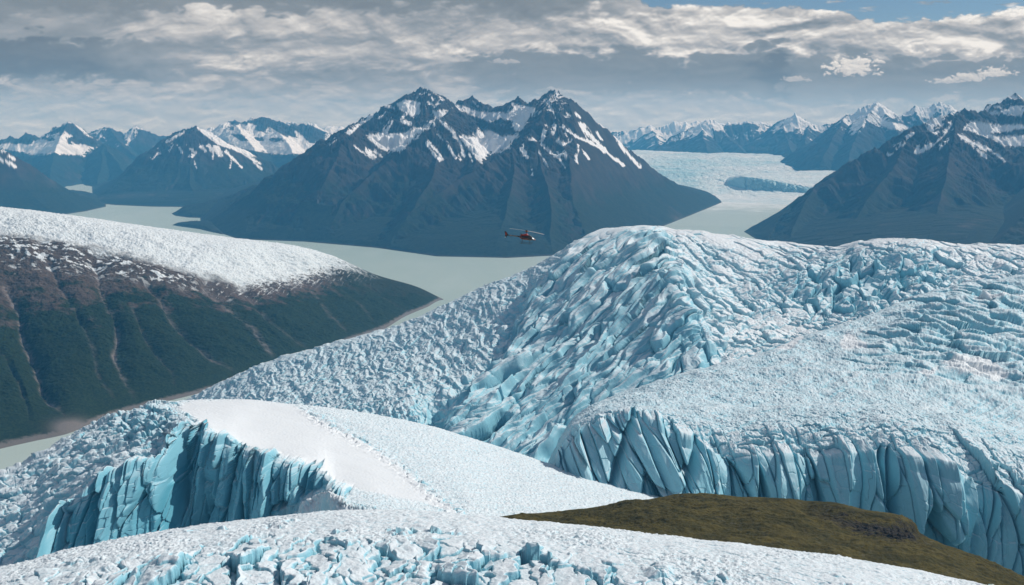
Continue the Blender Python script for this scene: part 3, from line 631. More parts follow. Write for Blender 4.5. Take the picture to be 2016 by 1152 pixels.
def build_left_ice():
    crest = [(-250, 1030, 1150), (-100, 978, 1180), (0, 941, 1200), (50, 917, 1215), (100, 890, 1230), (150, 862, 1255), (200, 834, 1280), (260, 810, 1310), (300, 798, 1330), (345, 790, 1360), (390, 787, 1380), (480, 787, 1400), (530, 791, 1415), (580, 797, 1420), (640, 803, 1425), (700, 811, 1430), (780, 825, 1430), (850, 840, 1430), (920, 861, 1430), (1000, 886, 1420), (1100, 920, 1400), (1200, 952, 1370), (1310, 982, 1350), (1500, 1040, 1300)]
    rim = [(-250, 1260, 860), (0, 1160, 930), (67, 1107, 950), (100, 1060, 962), (130, 1013, 972), (165, 982, 980), (214, 945, 995), (250, 926, 1003), (300, 908, 1015), (325, 892, 1032), (345, 850, 1080), (365, 838, 1100), (384, 842, 1090), (446, 866, 1070), (473, 882, 1058), (536, 902, 1042), (590, 913, 1030), (625, 926, 1015), (645, 945, 995), (662, 962, 972), (720, 975, 950), (800, 995, 935), (900, 1018, 925), (1100, 1050, 900), (1310, 1090, 880), (1500, 1130, 860)]
    base = [(-250, 1300, 830), (0, 1200, 900), (67, 1135, 925), (100, 1112, 932), (130, 1100, 938), (165, 1092, 945), (214, 1084, 957), (250, 1081, 965), (300, 1078, 976), (345, 1075, 1015), (384, 1072, 1040), (446, 1066, 1030), (500, 1045, 1015), (545, 1012, 1005), (590, 990, 998), (625, 973, 985), (650, 968, 950), (680, 984, 920), (720, 998, 900), (800, 1018, 880), (900, 1043, 860), (1100, 1070, 850), (1310, 1100, 865), (1500, 1140, 845)]
    mid = [(-250, 1150, 1010), (0, 1050, 1050), (67, 1010, 1065), (130, 955, 1090), (200, 905, 1120), (250, 873, 1150), (300, 842, 1180), (345, 817, 1215), (390, 815, 1230), (450, 825, 1230), (500, 837, 1225), (600, 852, 1225), (700, 875, 1215), (800, 898, 1210), (900, 922, 1200), (1000, 950, 1190), (1310, 1025, 1120), (1500, 1085, 1080)]
    X, Y, Z, B, T_ = loft([base, rim, mid, crest, ('off', 3, 90, -45), ('off', 3, 320, -260), ('lvl', 3, 500, 200)], -250, 1500, 1700, [280, 300, 250, 30, 20, 8])
    # apron in front of the cliff foot
    pre = 90
    fy = np.linspace(1, 0, pre, endpoint=False)[:, None]
    pxb = proj(X[0], Y[0], Z[0])[0][None, :]
    Yp = Y[0]-fy*260; Zp = Z[0]-fy*90-8*(fy > 0)+54*np.exp(-((fy*260-72)/48)**2)*sst(548, 600, pxb)*sst(1000, 760, pxb); Xp = X[0]/Y[0]*Yp
    X = np.vstack([Xp, X]); Y = np.vstack([Yp, Y]); Z = np.vstack([Zp, Z]); T_ = np.vstack([-fy*np.ones_like(Xp), T_]); B = np.vstack([B[0]-fy*270*np.ones_like(Xp), B])
    px, py = proj(X, Y, Z)
    A = px
    wallh = sst(45, 110, px)*sst(715, 655, px)                  # where the wall stands
    wall = sst(-.05, .12, T_)*sst(1.12, .95, T_)*wallh
    up_ = np.maximum(sst(.9, 1.1, T_), (1-wallh)*sst(-.9, -.5, T_))
    # fluted wall: pushed along the view-depth direction, in x only, so columns stay vertical
    lean = .10
    q = X-lean*(Z-600)
    wq = q+4*fbm(q/30, Z/90, 3, 4)
    colh, cc = facets(wq/22, Z/150+.3*gn(q/40, Z/90, 6), 8, 1.3, .06, .6)
    colh2, cc2 = facets(wq/9.5+4, Z/62, 12, 1.15, .08, .5)
    colh3, cc3 = facets(wq/6+.5*fbm(q/10, Z/10, 2, 3), Z/9, 14, .5, .07, .35)
    flute = ridged(wq/34, Z/400, 2, 19)
    dy = wall*(22*colh+12*flute+11*colh2+2.2*colh3+1.0*fbm(q/16, Z/22, 4, 17))
    # the notched rim: the wall's relief carries on into the plateau and fades
    back = sst(.95, 1.02, T_)*sst(1.34, 1.03, T_)*wallh
    smoothp = [(348, 800), (375, 788), (480, 784), (575, 796), (640, 830), (740, 885), (800, 930), (850, 975), (905, 1014), (880, 1010), (840, 992), (760, 975), (660, 955), (640, 935), (590, 905), (530, 895), (470, 872), (430, 855), (395, 832), (365, 815)]
    edn = 6*fbm(X/16, Y/16, 4, 31)
    sm = sst(-3, 7, sdpoly(px+edn, py+edn*.5, smoothp))
    rough_l = sst(400, 340, px)*(1-sm)
    notch = sst(-1.0, .2, ridged(wq/15, T_*0+.5, 2, 23))
    notchd = back*(1-.25*sm)*(9*colh*1.2+3.5*colh2+6*(notch-.6))
    # plateau texture
    s = X*.9+Y*.45; t = Y*.9-X*.45
    f1, c1 = facets((X+.5*Y)/22+.4*fbm(X/30, Y/30, 3, 33), Y/20, 35, 1.0, .12, .4)
    f2, c2 = facets(X/8+.3*fbm(X/9, Y/9, 2, 34), Y/9, 36, 1.1, .14, .35)
    f3, c3 = facets(X/4.2, Y/5.5, 37, 1.1, .16, .3)
    fine = fbm(X/3.5, Y/4.5, 4, 38, .65)
    pl = up_*(1-sm)
    leftz = rough_l*sst(-30, 40, 330-px)
    d = pl*(.85*fine+.45*f3+.35*f2+1.6*(ridged((s+10*fbm(X/40, Y/40, 2, 73))/70, t/9, 3, 74)-.5)*(1-leftz))+leftz*pl*(3.2*f1+.6*f2-.5*f3-.5*fine+7*fbm((X+Y*.4)/55, (Y-X*.4)/28, 4, 71)+3.5*ridged((X+Y*.4)/60, (Y-X*.4)/22, 3, 72))
    # big seracs on the upper left rise near the junction
    zc = np.exp(-(((px-300)/95)**2+((py-842)/42)**2))
    d = d+zc*pl*(9*f1+3*f2)
    # lumpy line where the smooth snow meets the rough ice at its right side, and the lobe at the wall's end
    eline = dseg(px+edn, py, [(575, 797), (640, 832), (740, 887), (800, 932), (850, 977), (905, 1014)])
    d = d+up_*2.6*np.exp(-(eline/11)**2)*sst(575, 620, px)*(.6+f2)+up_*3.0*sst(0, 40, sdpoly(px, py, [(590, 790), (750, 890), (915, 1020), (1400, 1020), (1310, 960)]))
    d = d+up_*sm*(.25*fine+1.2*fbm(X/90, Y/60, 3, 41)+.12*ridged((X+Y*.7)/6, (X-Y)/60, 2, 42))
    d = d*sst(5.5, 3.6, T_)
    low = sst(.1, 0, T_)*(1.5*f3+1.5*fine+3*f1)
    gx, _ = proj(X, Y, Z)
    X2, Y2, Z2 = displace(X, Y, Z, d+low)
    Y2 = Y2-dy; X2 = X2-dy*.15
    Z2 = Z2+notchd
    X, Y, Z = X2, Y2, Z2
    cr = wall*np.clip(.7*cc+.5*cc2+.45*cc3, 0, 1)+pl*(.25*c3+.3*c2+leftz*.3*c1)
    ice, deep, up = ice_attrs(X, Y, Z, cr, .80, .40, 7, 1., .22)
    ice = np.clip(ice+.22*wall+.5*wall*sst(.8, .55, up)+.05*leftz+.16*(1-sm)*up_+.25*zc*pl*sst(0, .5, f1), 0, 1)
    ice = np.maximum(ice, wall*sst(.97, .85, up)*.85)
    ice = ice*(1-sm*.93*sst(1.03, 1.12, T_))
    deep = np.clip(deep+wall*(.32+.1*sst(300, 200, px)+.45*np.clip(-colh*1.2-flute*.3, 0, .7)*1.0)*sst(.8, .5, up)+zc*pl*.15, 0, .85)*(1-sm*up_)  # flute recesses and left end painted deeper blue, shade put into the colour
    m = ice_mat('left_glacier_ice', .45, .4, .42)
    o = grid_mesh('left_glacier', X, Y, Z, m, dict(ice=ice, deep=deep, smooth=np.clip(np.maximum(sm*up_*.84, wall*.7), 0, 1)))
    tag(o, 'glacier dome with a smooth white snow back and a fluted blue ice cliff at the lower left', 'glacier', kind='structure')

def build_main_ice():
    crest = [(200, 905, 2850), (300, 832, 2850), (390, 779, 2800), (450, 748, 2790), (520, 717, 2780), (610, 690, 2780), (700, 666, 2780), (750, 653, 2790), (800, 637, 2800), (850, 614, 2800), (900, 593, 2810), (960, 563, 2820), (1000, 549, 2830), (1040, 532, 2830), (1090, 506, 2830), (1130, 479, 2830), (1160, 465, 2820), (1190, 456, 2810), (1230, 450, 2800), (1270, 448, 2790), (1330, 453, 2800), (1400, 459, 2830), (1480, 470, 2860), (1560, 478, 2900), (1600, 483, 2900), (1640, 486, 2880), (1700, 474, 2850), (1760, 470, 2830), (1800, 470, 2820), (1850, 476, 2820), (1900, 481, 2820), (1960, 481, 2820), (2016, 482, 2820), (2250, 490, 2800)]
    m1 = [(200, 960, 2720), (390, 815, 2680), (520, 755, 2650), (700, 715, 2620), (800, 692, 2600), (900, 662, 2600), (1000, 622, 2600), (1100, 575, 2600), (1200, 525, 2600), (1270, 503, 2590), (1330, 510, 2540), (1400, 525, 2600), (1500, 530, 2660), (1600, 535, 2680), (1700, 530, 2640), (1800, 528, 2620), (1900, 538, 2620), (2016, 542, 2620), (2250, 550, 2620)]
    m2 = [(200, 990, 2520), (390, 870, 2480), (520, 805, 2450), (700, 770, 2400), (800, 752, 2380), (900, 738, 2380), (1000, 708, 2380), (1100, 668, 2380), (1200, 622, 2370), (1300, 588, 2300), (1345, 592, 2250), (1400, 615, 2310), (1500, 620, 2390), (1600, 622, 2410), (1700, 605, 2430), (1800, 590, 2440), (2016, 600, 2420), (2250, 620, 2400)]
    m3 = [(200, 1060, 2300), (390, 950, 2250), (520, 870, 2230), (700, 838, 2190), (800, 825, 2160), (850, 838, 2150), (900, 815, 2150), (1000, 790, 2150), (1100, 758, 2150), (1200, 722, 2150), (1300, 685, 2110), (1400, 690, 2090), (1500, 690, 2130), (1600, 690, 2170), (2016, 700, 2170), (2250, 720, 2160)]
    m4 = [(200, 1160, 2080), (520, 990, 2000), (700, 930, 1980), (800, 905, 1965), (850, 915, 1960), (900, 895, 1955), (1000, 885, 1950), (1100, 860, 1950), (1200, 820, 1950), (1300, 790, 1930), (1400, 780, 1930), (1600, 780, 1960), (2250, 800, 1980)]
    m5 = [(200, 1300, 1850), (520, 1120, 1800), (800, 1040, 1780), (1000, 1030, 1780), (1200, 1000, 1790), (1300, 960, 1790), (1600, 940, 1800), (2250, 960, 1820)]
    X, Y, Z, B, T_ = loft([m5, m4, m3, m2, m1, crest, ('off', 5, 120, -60), ('off', 5, 500, -420), ('lvl', 5, 800, -30)], 200, 2250, 1900, [110, 190, 250, 260, 260, 30, 12, 6])
    T_ = T_                                  # 0..5 front to crest
    px, py = proj(X, Y, Z)
    # left part: fine stubble, bounded by a gully running from (1010,620) to (850,840)
    gl = [(1060, 560), (1012, 625), (1000, 690), (960, 735), (905, 770), (872, 820), (860, 860)]
    xg = np.interp(py, [500, 560, 625, 690, 735, 770, 820, 900], [1130, 1070, 1014, 990, 955, 905, 868, 850])
    xg = xg+14*fbm(Y/90, Z/90, 3, 3)
    left = sst(22, -22, px-xg)
    # right part: icefall valley, and spine at px~1340
    spx = np.interp(py, [448, 520, 600, 700, 800], [1285, 1325, 1345, 1390, 1400])+10*fbm(Y/80, X/80, 3, 8)
    rt = sst(-15, 40, px-spx)
    r2 = 1-rt
    # flow coordinates: down-slope direction on the left face runs to the left and forward
    a = math.radians(42)
    s = X*math.cos(a)-(Y)*math.sin(a)*.0+0
    u = (X*math.cos(a)+Y*math.sin(a)); v = (-X*math.sin(a)+Y*math.cos(a))     # u along the flutes, v across
    w1 = 26*fbm(u/150, v/90, 3, 21); w2 = 26*fbm(u/150+7, v/90, 3, 22)
    fA, cA = facets((u+w1)/230, (v+w2)/48, 25, 1.35, .05, .4)
    fB, cB = facets((u+w1*.6)/105+2, (v+w2*.6)/27, 26, 1.3, .07, .35)
    fC, cC = facets((u)/19, (v)/13, 27, 1.1, .14, .35)
    fD, cD = facets(u/7.5, v/6.5, 30, 1., .14, .35)
    rg = ridged((v+w2)/88+.2*fA, (u+w1)/620, 3, 28)
    rg2 = ridged((v+.8*w2)/36+.35*fA, (u+w1)/190, 3, 58)
    fine = fbm(X/9, Y/9, 4, 29, .65)
    dm = (1-left)*r2*(30*rg+16*rg2+15*fA+7*fB+.7*fC+.5*fine)
    # right of the spine: gentler blocks near the top, big blocks in the icefall
    uu = X*.8-Y*.6; vv = X*.6+Y*.8
    gA, kA = facets((X+w1)/44, (Y+w2)/62, 45, 1.25, .10, .5)
    gB, kB = facets((uu+w1)/90, (vv+w2)/32, 46, 1.2, .11, .45)
    big = np.exp(-(((px-1690)/170)**2+((py-(575-.12*(px-1600)))/62)**2)**1.5)
    flat = sst(0.2, .9, fbm(X/150, Y/150, 3, 47)+.35*np.exp(-(((px-1420)/90)**2+((py-520)/55)**2))+.15)
    dr = rt*(big*(24*gA+9*fB+3*fC+14*ridged((X+w1)/80, (Y+w2)/300, 2, 48))+(1-big)*((12*gB+6*fB)*(1-.65*flat)+2.5*fC*(1-.7*flat)+.7*fD+1.3*fine))
    # left stubble
    hA, lA = facets(X/14+.5*fbm(X/40, Y/40, 3, 51), (Y-Z)/22, 52, 1.0, .15, .4)
    hB, lB = facets(X/38+.5*fbm(X/80, Y/80, 3, 53), (Y-Z*1.5)/85, 54, 1.1, .12, .5)
    lowz = sst(2.7, 1.6, T_)
    dl = left*((3.2+2.5*lowz)*hA*1.0+lowz*sst(520, 760, px)*(13*hB+12*ridged(X/60, Y/500, 2, 56))+1.5*fine+4*fbm(X/70, Y/70, 3, 55)+(7+8*lowz)*ridged((X+.35*Y+14*fbm(X/60, Y/60, 2, 59))/34, Y/240, 3, 60))
    # gully and dark hollow
    gd = dseg(px+12*fbm(X/60, Y/60, 3, 57), py, gl)
    gut = -26*np.exp(-(gd/16)**2)*sst(540, 640, py)-45*np.exp(-(((px-858)/26)**2+((py-835)/42)**2))
    # serrated spine
    sp = np.exp(-((px-spx)/26)**2)*sst(470, 560, py)*sst(760, 680, py)
    dsp = 16*sp*(.3+gA)
    topf = (1-(.35+.35*(1-left))*sst(4.3, 4.95, T_))*(1-.35*sst(4.0, 4.6, T_)*np.exp(-((px-1215)/70)**2))
    d = (dm+dr+dl+gut+dsp)*topf
    d = d*sst(6.6, 5.4, T_)
    X, Y, Z = displace(X, Y, Z, d)
    cr = np.clip((1-left)*r2*(.5*cA+.4*cB+.3*cC)+rt*(big*.6*kA+(1-big)*.25*kB+.2*cC)+left*(.35*lA+.4*lB*lowz), 0, 1)
    ice, deep, up = ice_attrs(X, Y, Z, cr, .88, .50, 7, 1., .075)
    ice = np.clip(ice+.12+.16*left+.20*r2*(1-left)*sst(4.8, 2.0, T_)+.25*big-.16*rt*(1-big)-.10*flat*rt, 0, 1)
    deep = np.clip(deep+.10*sst(2.4, 1.0, T_)*sst(.85, .6, up)+.08*big*sst(.85, .6, up), 0, .6)
    m = ice_mat('central_glacier_ice', .16, 1.0, .36)
    o = grid_mesh('central_glacier', X, Y, Z, m, dict(ice=ice, deep=deep, smooth=np.clip(.25+.2*(1-left), 0, 1)+X*0))
    tag(o, 'huge ridge of pale blue seracs and crevasses rising in the middle right of the view', 'glacier', kind='structure')

def build_right_ice():
    top = [(880, 1250, 1560), (950, 1130, 1580), (1040, 985, 1600), (1087, 897, 1620), (1110, 848, 1630), (1140, 815, 1640), (1200, 783, 1660), (1262, 763, 1680), (1325, 742, 1700), (1420, 717, 1740), (1500, 697, 1780), (1530, 685, 1800), (1560, 672, 1830), (1600, 658, 1860), (1640, 646, 1880), (1700, 626, 1920), (1745, 608, 1960), (1790, 591, 2000), (1850, 572, 2040), (1900, 560, 2080), (1950, 553, 2120), (2016, 546, 2150), (2250, 535, 2200)]
    trough = [(880, 1262, 1480), (950, 1142, 1490), (1040, 1000, 1500), (1087, 912, 1510), (1110, 862, 1515), (1140, 828, 1520), (1200, 803, 1540), (1262, 790, 1560), (1325, 782, 1570), (1450, 792, 1560), (1550, 796, 1560), (1650, 795, 1570), (1800, 798, 1580), (1900, 815, 1570), (2016, 845, 1540), (2250, 920, 1500)]
    dome = [(880, 1268, 1440), (950, 1150, 1450), (1040, 1010, 1455), (1087, 920, 1460), (1110, 870, 1460), (1140, 835, 1462), (1200, 812, 1470), (1262, 803, 1480), (1325, 808, 1480), (1450, 812, 1490), (1550, 803, 1500), (1650, 799, 1505), (1800, 803, 1510), (1900, 822, 1500), (2016, 855, 1480), (2250, 935, 1430)]
    rim = [(880, 1280, 1400), (950, 1165, 1400), (1040, 1030, 1400), (1087, 935, 1405), (1110, 885, 1405), (1140, 850, 1405), (1180, 828, 1405), (1230, 818, 1405), (1288, 830, 1400), (1312, 850, 1390), (1360, 868, 1375), (1410, 890, 1360), (1446, 903, 1350), (1527, 893, 1360), (1609, 897, 1355), (1660, 895, 1355), (1733, 890, 1350), (1776, 903, 1340), (1834, 912, 1330), (1887, 927, 1315), (1925, 948, 1300), (2001, 976, 1280), (2100, 1010, 1255), (2250, 1060, 1230)]
    base = [(880, 1400, 1330), (950, 1300, 1330), (1040, 1150, 1290), (1087, 1060, 1285), (1140, 1010, 1280), (1230, 1000, 1280), (1312, 1015, 1290), (1446, 1060, 1300), (1609, 1080, 1290), (1733, 1110, 1275), (1834, 1150, 1250), (2001, 1210, 1200), (2250, 1290, 1150)]
    X, Y, Z, B, T_ = loft([('x',)] and [base, rim, dome, trough, top, ('off', 4, 60, -40), ('lvl', 4, 240, 150)], 880, 2250, 1700, [330, 260, 60, 260, 25, 10])
    pre = 6; fy = np.linspace(1, 0, pre, endpoint=False)[:, None]
    Yp = Y[0]-fy*120; Zp = Z[0]-fy*120; Xp = X[0]/Y[0]*Yp
    X = np.vstack([Xp, X]); Y = np.vstack([Yp, Y]); Z = np.vstack([Zp, Z]); T_ = np.vstack([-fy*np.ones_like(Xp), T_]); B = np.vstack([B[0]-fy*170*np.ones_like(Xp), B])
    px, py = proj(X, Y, Z)
    wall = sst(1.12, .93, T_)
    up_ = 1-wall
    q = X+np.interp(px, [1080, 1330, 1650, 2016], [.62, .38, -.02, -.30])*(Z-520)
    wq = q+8*fbm(q/60, Z/170, 3, 4)
    c1, k1 = facets(wq/46, Z/240+.3*gn(q/70, Z/150, 6), 8, 1.35, .05, .6)
    c2, k2 = facets(wq/19+4, Z/100, 12, 1.2, .06, .45)
    c3, k3 = facets(wq/16+.6*fbm(q/24, Z/24, 2, 3), Z/24, 14, .45, .055, .3)
    fl = ridged(wq/75, Z/800, 2, 19)
    fine = fbm(X/5, (Y-Z)/6, 4, 38, .65)
    dy = wall*(34*c1+17*fl+15*c2+2.2*c3+.5*fine+2*fbm(q/28, Z/40, 4, 17))
    back = sst(.93, 1.0, T_)*sst(1.75, 1.0, T_)
    notchd = back*(15*c1+6*c2+5*fl)
    # deep cleft lines near (1740,900)-(1745,1000) and (1350,880)
    for gx_, w_ in ((1737, 7), (1752, 6), (1352, 9), (1216, 8)):
        dy = dy-wall*38*np.exp(-((px+.28*(py-930)*(1 if gx_ < 1700 else -.05)-gx_)/w_)**2)
    g1, e1 = facets(X/10+.4*fbm(X/12, Y/12, 2, 33), Y/12, 35, 1.1, .15, .35)
    g2, e2 = facets(X/5+.3*fbm(X/9, Y/9, 2, 34), Y/6, 36, 1.1, .16, .3)
    # waves of the upper right field
    zone = sst(-40, 60, sdpoly(px, py, [(1680, 700), (1780, 600), (1900, 540), (2500, 520), (2500, 780), (2016, 770), (1850, 745), (1720, 715)]))
    th = math.radians(-12)
    s = X*math.cos(th)+Y*math.sin(th); t = -X*math.sin(th)+Y*math.cos(th)
    wv = ridged(s/170+.2*fbm(X/90, Y/90, 2, 43), (t+14*fbm(X/120, Y/60, 3, 41))/34, 3, 42)
    h1, i1 = facets((s+10*fbm(X/40, Y/40, 3, 44))/75, t/26, 45, 1.2, .12, .4)
    near = sst(2.0, 1.0, T_)*up_
    r1, j1 = facets((X+Y*.6)/26, (Y)/18, 46, 1.2, .12, .4)
    d = up_*(.75*g1+.55*g2+1.1*fine+4.5*fbm(X/60, Y/45, 3, 47))+zone*up_*(12*wv+11*h1)+near*(6*r1)+up_*(1-zone)*3.2*(ridged((X*.8+Y*.6+9*fbm(X/50, Y/50, 2, 70))/190, (Y*.8-X*.6)/15, 3, 71)-.5)*sst(-.3, .3, fbm(X/120, Y/90, 3, 72))
    d = d*sst(6, 4.3, T_)*(1-.3*sst(3.8, 4, T_))
    X2, Y2, Z2 = displace(X, Y, Z, d)
    Y2 = Y2-dy; Z2 = Z2+notchd
    X, Y, Z = X2, Y2, Z2
    cr = wall*np.clip(.6*k1+.6*k2+.6*k3, 0, 1)+up_*(.2*e1+.2*e2+zone*.3*i1+near*.3*j1)
    ice, deep, up = ice_attrs(X, Y, Z, cr, .84, .45, 7, 1., .14)
    sno = np.zeros(X.shape)
    wpx = px+10*fbm(X/25, Y/25, 4, 61); wpy = py+4*fbm(X/25, Y/25, 4, 62)
    for pl in ([(1855, 708), (1900, 702), (1960, 716), (1990, 745), (1960, 750), (1900, 735), (1865, 728)], [(1650, 668), (1672, 650), (1700, 672), (1715, 688), (1660, 690)], [(1520, 690), (1560, 664), (1590, 655), (1570, 682), (1540, 690)], [(1905, 585), (1990, 578), (2100, 580), (2100, 592), (1950, 596)], [(1800, 735), (1850, 722), (1830, 745)]):
        sno = np.maximum(sno, sst(-1, 4, sdpoly(wpx, wpy, pl)))
    ice = np.clip(ice+.55*wall*sst(.8, .55, up)+.36*up_-.14*sst(1.9, 1.2, T_)*up_+.12*zone*sst(.2, -.4, wv)+.12*wall, 0, 1)
    ice = np.maximum(ice, wall*sst(.97, .85, up)*.85)*(1-.95*sno)
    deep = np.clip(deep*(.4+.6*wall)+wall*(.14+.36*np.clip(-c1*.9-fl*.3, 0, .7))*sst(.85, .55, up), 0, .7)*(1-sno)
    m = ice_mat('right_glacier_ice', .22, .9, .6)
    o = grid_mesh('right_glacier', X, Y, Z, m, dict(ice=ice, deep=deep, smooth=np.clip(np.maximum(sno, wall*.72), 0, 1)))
    tag(o, 'broad grey white glacier tongue ending in a cracked blue ice cliff above the brown hill', 'glacier', kind='structure')

def build_far_ice():
    m, nt, b = newmat('far_glacier_ice')
    n1 = noise(nt, .004, 6, .7, stretch=(.6, 1, 1)); n2 = noise(nt, .03, 5, .75)
    f = math_(nt, 'ADD', attr(nt, 'ice'), math_(nt, 'MULTIPLY', math_(nt, 'SUBTRACT', n1, .5), 1.8))
    f = math_(nt, 'ADD', f, math_(nt, 'MULTIPLY', math_(nt, 'SUBTRACT', n2, .5), 1.6), clamp=True)
    c = mixc(nt, f, (.76, .79, .80), (.33, .54, .60))
    nt.links.new(c, b.inputs['Base Color']); b.inputs['Roughness'].default_value = .6
    bump(nt, b, n2, 12, .8)
    f0 = [(1150, 408, None), (1300, 402, None), (1400, 398, None), (1480, 400, None), (1560, 404, None), (1650, 408, None), (1800, 412, None)]
    f1 = [(1150, 358, 14700), (1300, 354, 14900), (1370, 353, 14900), (1440, 354, 14800), (1500, 354, 14700), (1600, 358, 14500), (1800, 365, 14200)]
    f2 = [(1150, 335, 16200), (1300, 326, 16400), (1450, 326, 16400), (1600, 331, 16000), (1800, 340, 15800)]
    f3 = [(1150, 305, 18500), (1300, 301, 18800), (1450, 302, 18700), (1560, 306, 18300), (1650, 316, 17200), (1800, 320, 16800)]
    f4 = [(1150, 297, 21500), (1300, 296.5, 21500), (1450, 298, 21500), (1650, 302, 21500), (1800, 306, 21500)]
    X, Y, Z, B, T_ = loft([f0, f1, f2, f3, f4, ('lvl', 4, 500, -20)], 1150, 1800, 620, [110, 90, 90, 30, 4])
    e, k = facets(X/110, Y/160, 3, 1., .14, .4); e2, k2 = facets(X/40, Y/70, 4, 1., .14, .4)
    d = 9*e+5*e2+10*fbm(X/500, Y/700, 4, 6)
    Z = Z+d*sst(0, .6, T_)
    Z[0] = -8
    Z[1:] = np.maximum(Z[1:], 1.0)
    px, py = proj(X, Y, Z)
    zone = np.exp(-(((px-1340)/70)**2+((py-345)/26)**2))+.5*np.exp(-(((py-320)/6)**2))
    o = grid_mesh('distant_glacier', X, Y, Z, m, dict(ice=np.clip(.24+.6*zone+.2*k+.3*fbm(X/900, Y/900, 3, 9), 0, 1)))
    tag(o, 'flat white glacier flowing out between the far right mountains', 'glacier', kind='structure')
    # lobe with an ice front, in the middle of the far valley
    g0 = [(1425, 360, 14300), (1443, 363, 14100), (1465, 371, 13800), (1500, 377, 13600), (1550, 382, 13400), (1600, 388, 13200), (1750, 402, 12600)]
    g1 = [(1425, 359, 14400), (1443, 352, 14250), (1465, 348, 13930), (1500, 352, 13730), (1550, 361, 13520), (1600, 369, 13320), (1750, 384, 12750)]
    g2 = [(1425, 356, 14900), (1443, 347, 14900), (1480, 342, 14800), (1550, 338, 14900), (1620, 336, 14900), (1750, 338, 14600)]
    X, Y, Z, B, T_ = loft([('x',)] and [g0, g1, g2, ('off', 2, 800, -160)], 1430, 1750, 420, [70, 90, 20])
    e2, k2 = facets(X/45, B/60, 14, 1., .14, .4)
    wl = sst(1.1, .9, T_)
    Y = Y-wl*25*(e2+ridged(X/120, Z/400, 2, 4)); Z = Z+(1-wl)*6*e2
    Yp = Y[0]-30; Xp = X[0]/Y[0]*Yp
    X = np.vstack([Xp, X]); Y = np.vstack([Yp, Y]); Z = np.vstack([Z[0]-140, Z]); wl = np.vstack([wl[0], wl]); k2 = np.vstack([k2[0], k2])
    o = grid_mesh('glacier_lobe', X, Y, Z, m, dict(ice=np.clip(.22+.9*wl+.25*k2, 0, 1.3)))
    tag(o, 'small raised glacier lobe with a blue grey front in the far valley', 'glacier', kind='structure')
    # brash ice floating on the lake
    m2, nt, b = newmat('brash_ice')
    n1 = noise(nt, .0035, 6, .7, stretch=(.7, 1, 1)); n2 = noise(nt, .02, 5, .7)
    f = math_(nt, 'ADD', attr(nt, 'ice'), math_(nt, 'MULTIPLY', math_(nt, 'SUBTRACT', n1, .5), 2.2))
    f = math_(nt, 'ADD', f, math_(nt, 'MULTIPLY', math_(nt, 'SUBTRACT', n2, .5), 1.0))
    c = mixc(nt, ramp(nt, f, -.1, .9), (.40, .48, .44), (.80, .82, .82))
    nt.links.new(c, b.inputs['Base Color']); b.inputs['Roughness'].default_value = .5
    h0 = [(1150, 470, None), (1250, 452, None), (1350, 446, None), (1450, 448, None), (1560, 452, None)]
    h1 = [(1150, 420, None), (1250, 412, None), (1350, 410, None), (1450, 412, None), (1560, 415, None)]
    h2 = [(1150, 370, None), (1250, 366, None), (1350, 362, None), (1450, 364, None), (1560, 368, None)]
    X, Y, Z, B, T_ = loft([h0, h1, h2], 1150, 1560, 300, [100, 100])
    Z = Z*0+.8+.6*fbm(X/50, Y/90, 3, 2)*sst(.5, 1, T_)
    o = grid_mesh('brash_ice', X, Y, Z, m2, dict(ice=np.clip((T_-.85)*1.6, -1.2, 1)))
    tag(o, 'white brash ice drifting on the lake in front of the distant glacier', 'ice', kind='stuff')

# ================================================================ HELICOPTER
def paint(name, col, rough=.35, metal=0., n=.06, coat=.3):
    m, nt, b = newmat(name)
    f = noise(nt, 3.0, 4, .6)
    c = mixc(nt, ramp(nt, f, .35, .7), col, tuple(min(1, x*(1-n*4)+n*.3) for x in col))
    nt.links.new(c, b.inputs['Base Color']); b.inputs['Roughness'].default_value = rough; b.inputs['Metallic'].default_value = metal
    b.inputs['Coat Weight'].default_value = coat
    return m
def raw_mesh(name, V, Fc, mat, parent, smooth=True):
    me = bpy.data.meshes.new(name); me.from_pydata([tuple(v) for v in V], [], Fc); me.update()
    if smooth: me.polygons.foreach_set('use_smooth', [True]*len(me.polygons))
    me.materials.append(mat)
    o = bpy.data.objects.new(name, me); C.objects.link(o); o.parent = parent
    return o
def hull(secs, n=24, pw=2.4, arc=(0, 1)):
    """sections (x, zc, half width, half height up, half height down) -> verts, faces, closed ends"""
    V = []; Fc = []
    for (x, zc, w, hu, hd) in secs:
        for i in range(n):
            a = 2*math.pi*(arc[0]+(arc[1]-arc[0])*i/(n if arc == (0, 1) else n-1))
            c, s = math.cos(a), math.sin(a)
            cc = math.copysign(abs(c)**(2/pw), c); ss = math.copysign(abs(s)**(2/pw), s)
            V.append((x, w*cc, zc+(hu if s > 0 else hd)*ss))
    m = n if arc == (0, 1) else n-1
    for k in range(len(secs)-1):
        for i in range(m):
            j = (i+1) % n
            Fc.append((k*n+i, k*n+j, (k+1)*n+j, (k+1)*n+i))
    if arc == (0, 1):
        Fc.append(tuple(range(n))[::-1]); Fc.append(tuple((len(secs)-1)*n+i for i in range(n)))
    return V, Fc
def dense(secs, per=4):
    S = np.array(secs, float); x = np.linspace(0, len(S)-1, (len(S)-1)*per+1)
    return pchip(np.arange(len(S)), S, x).tolist()
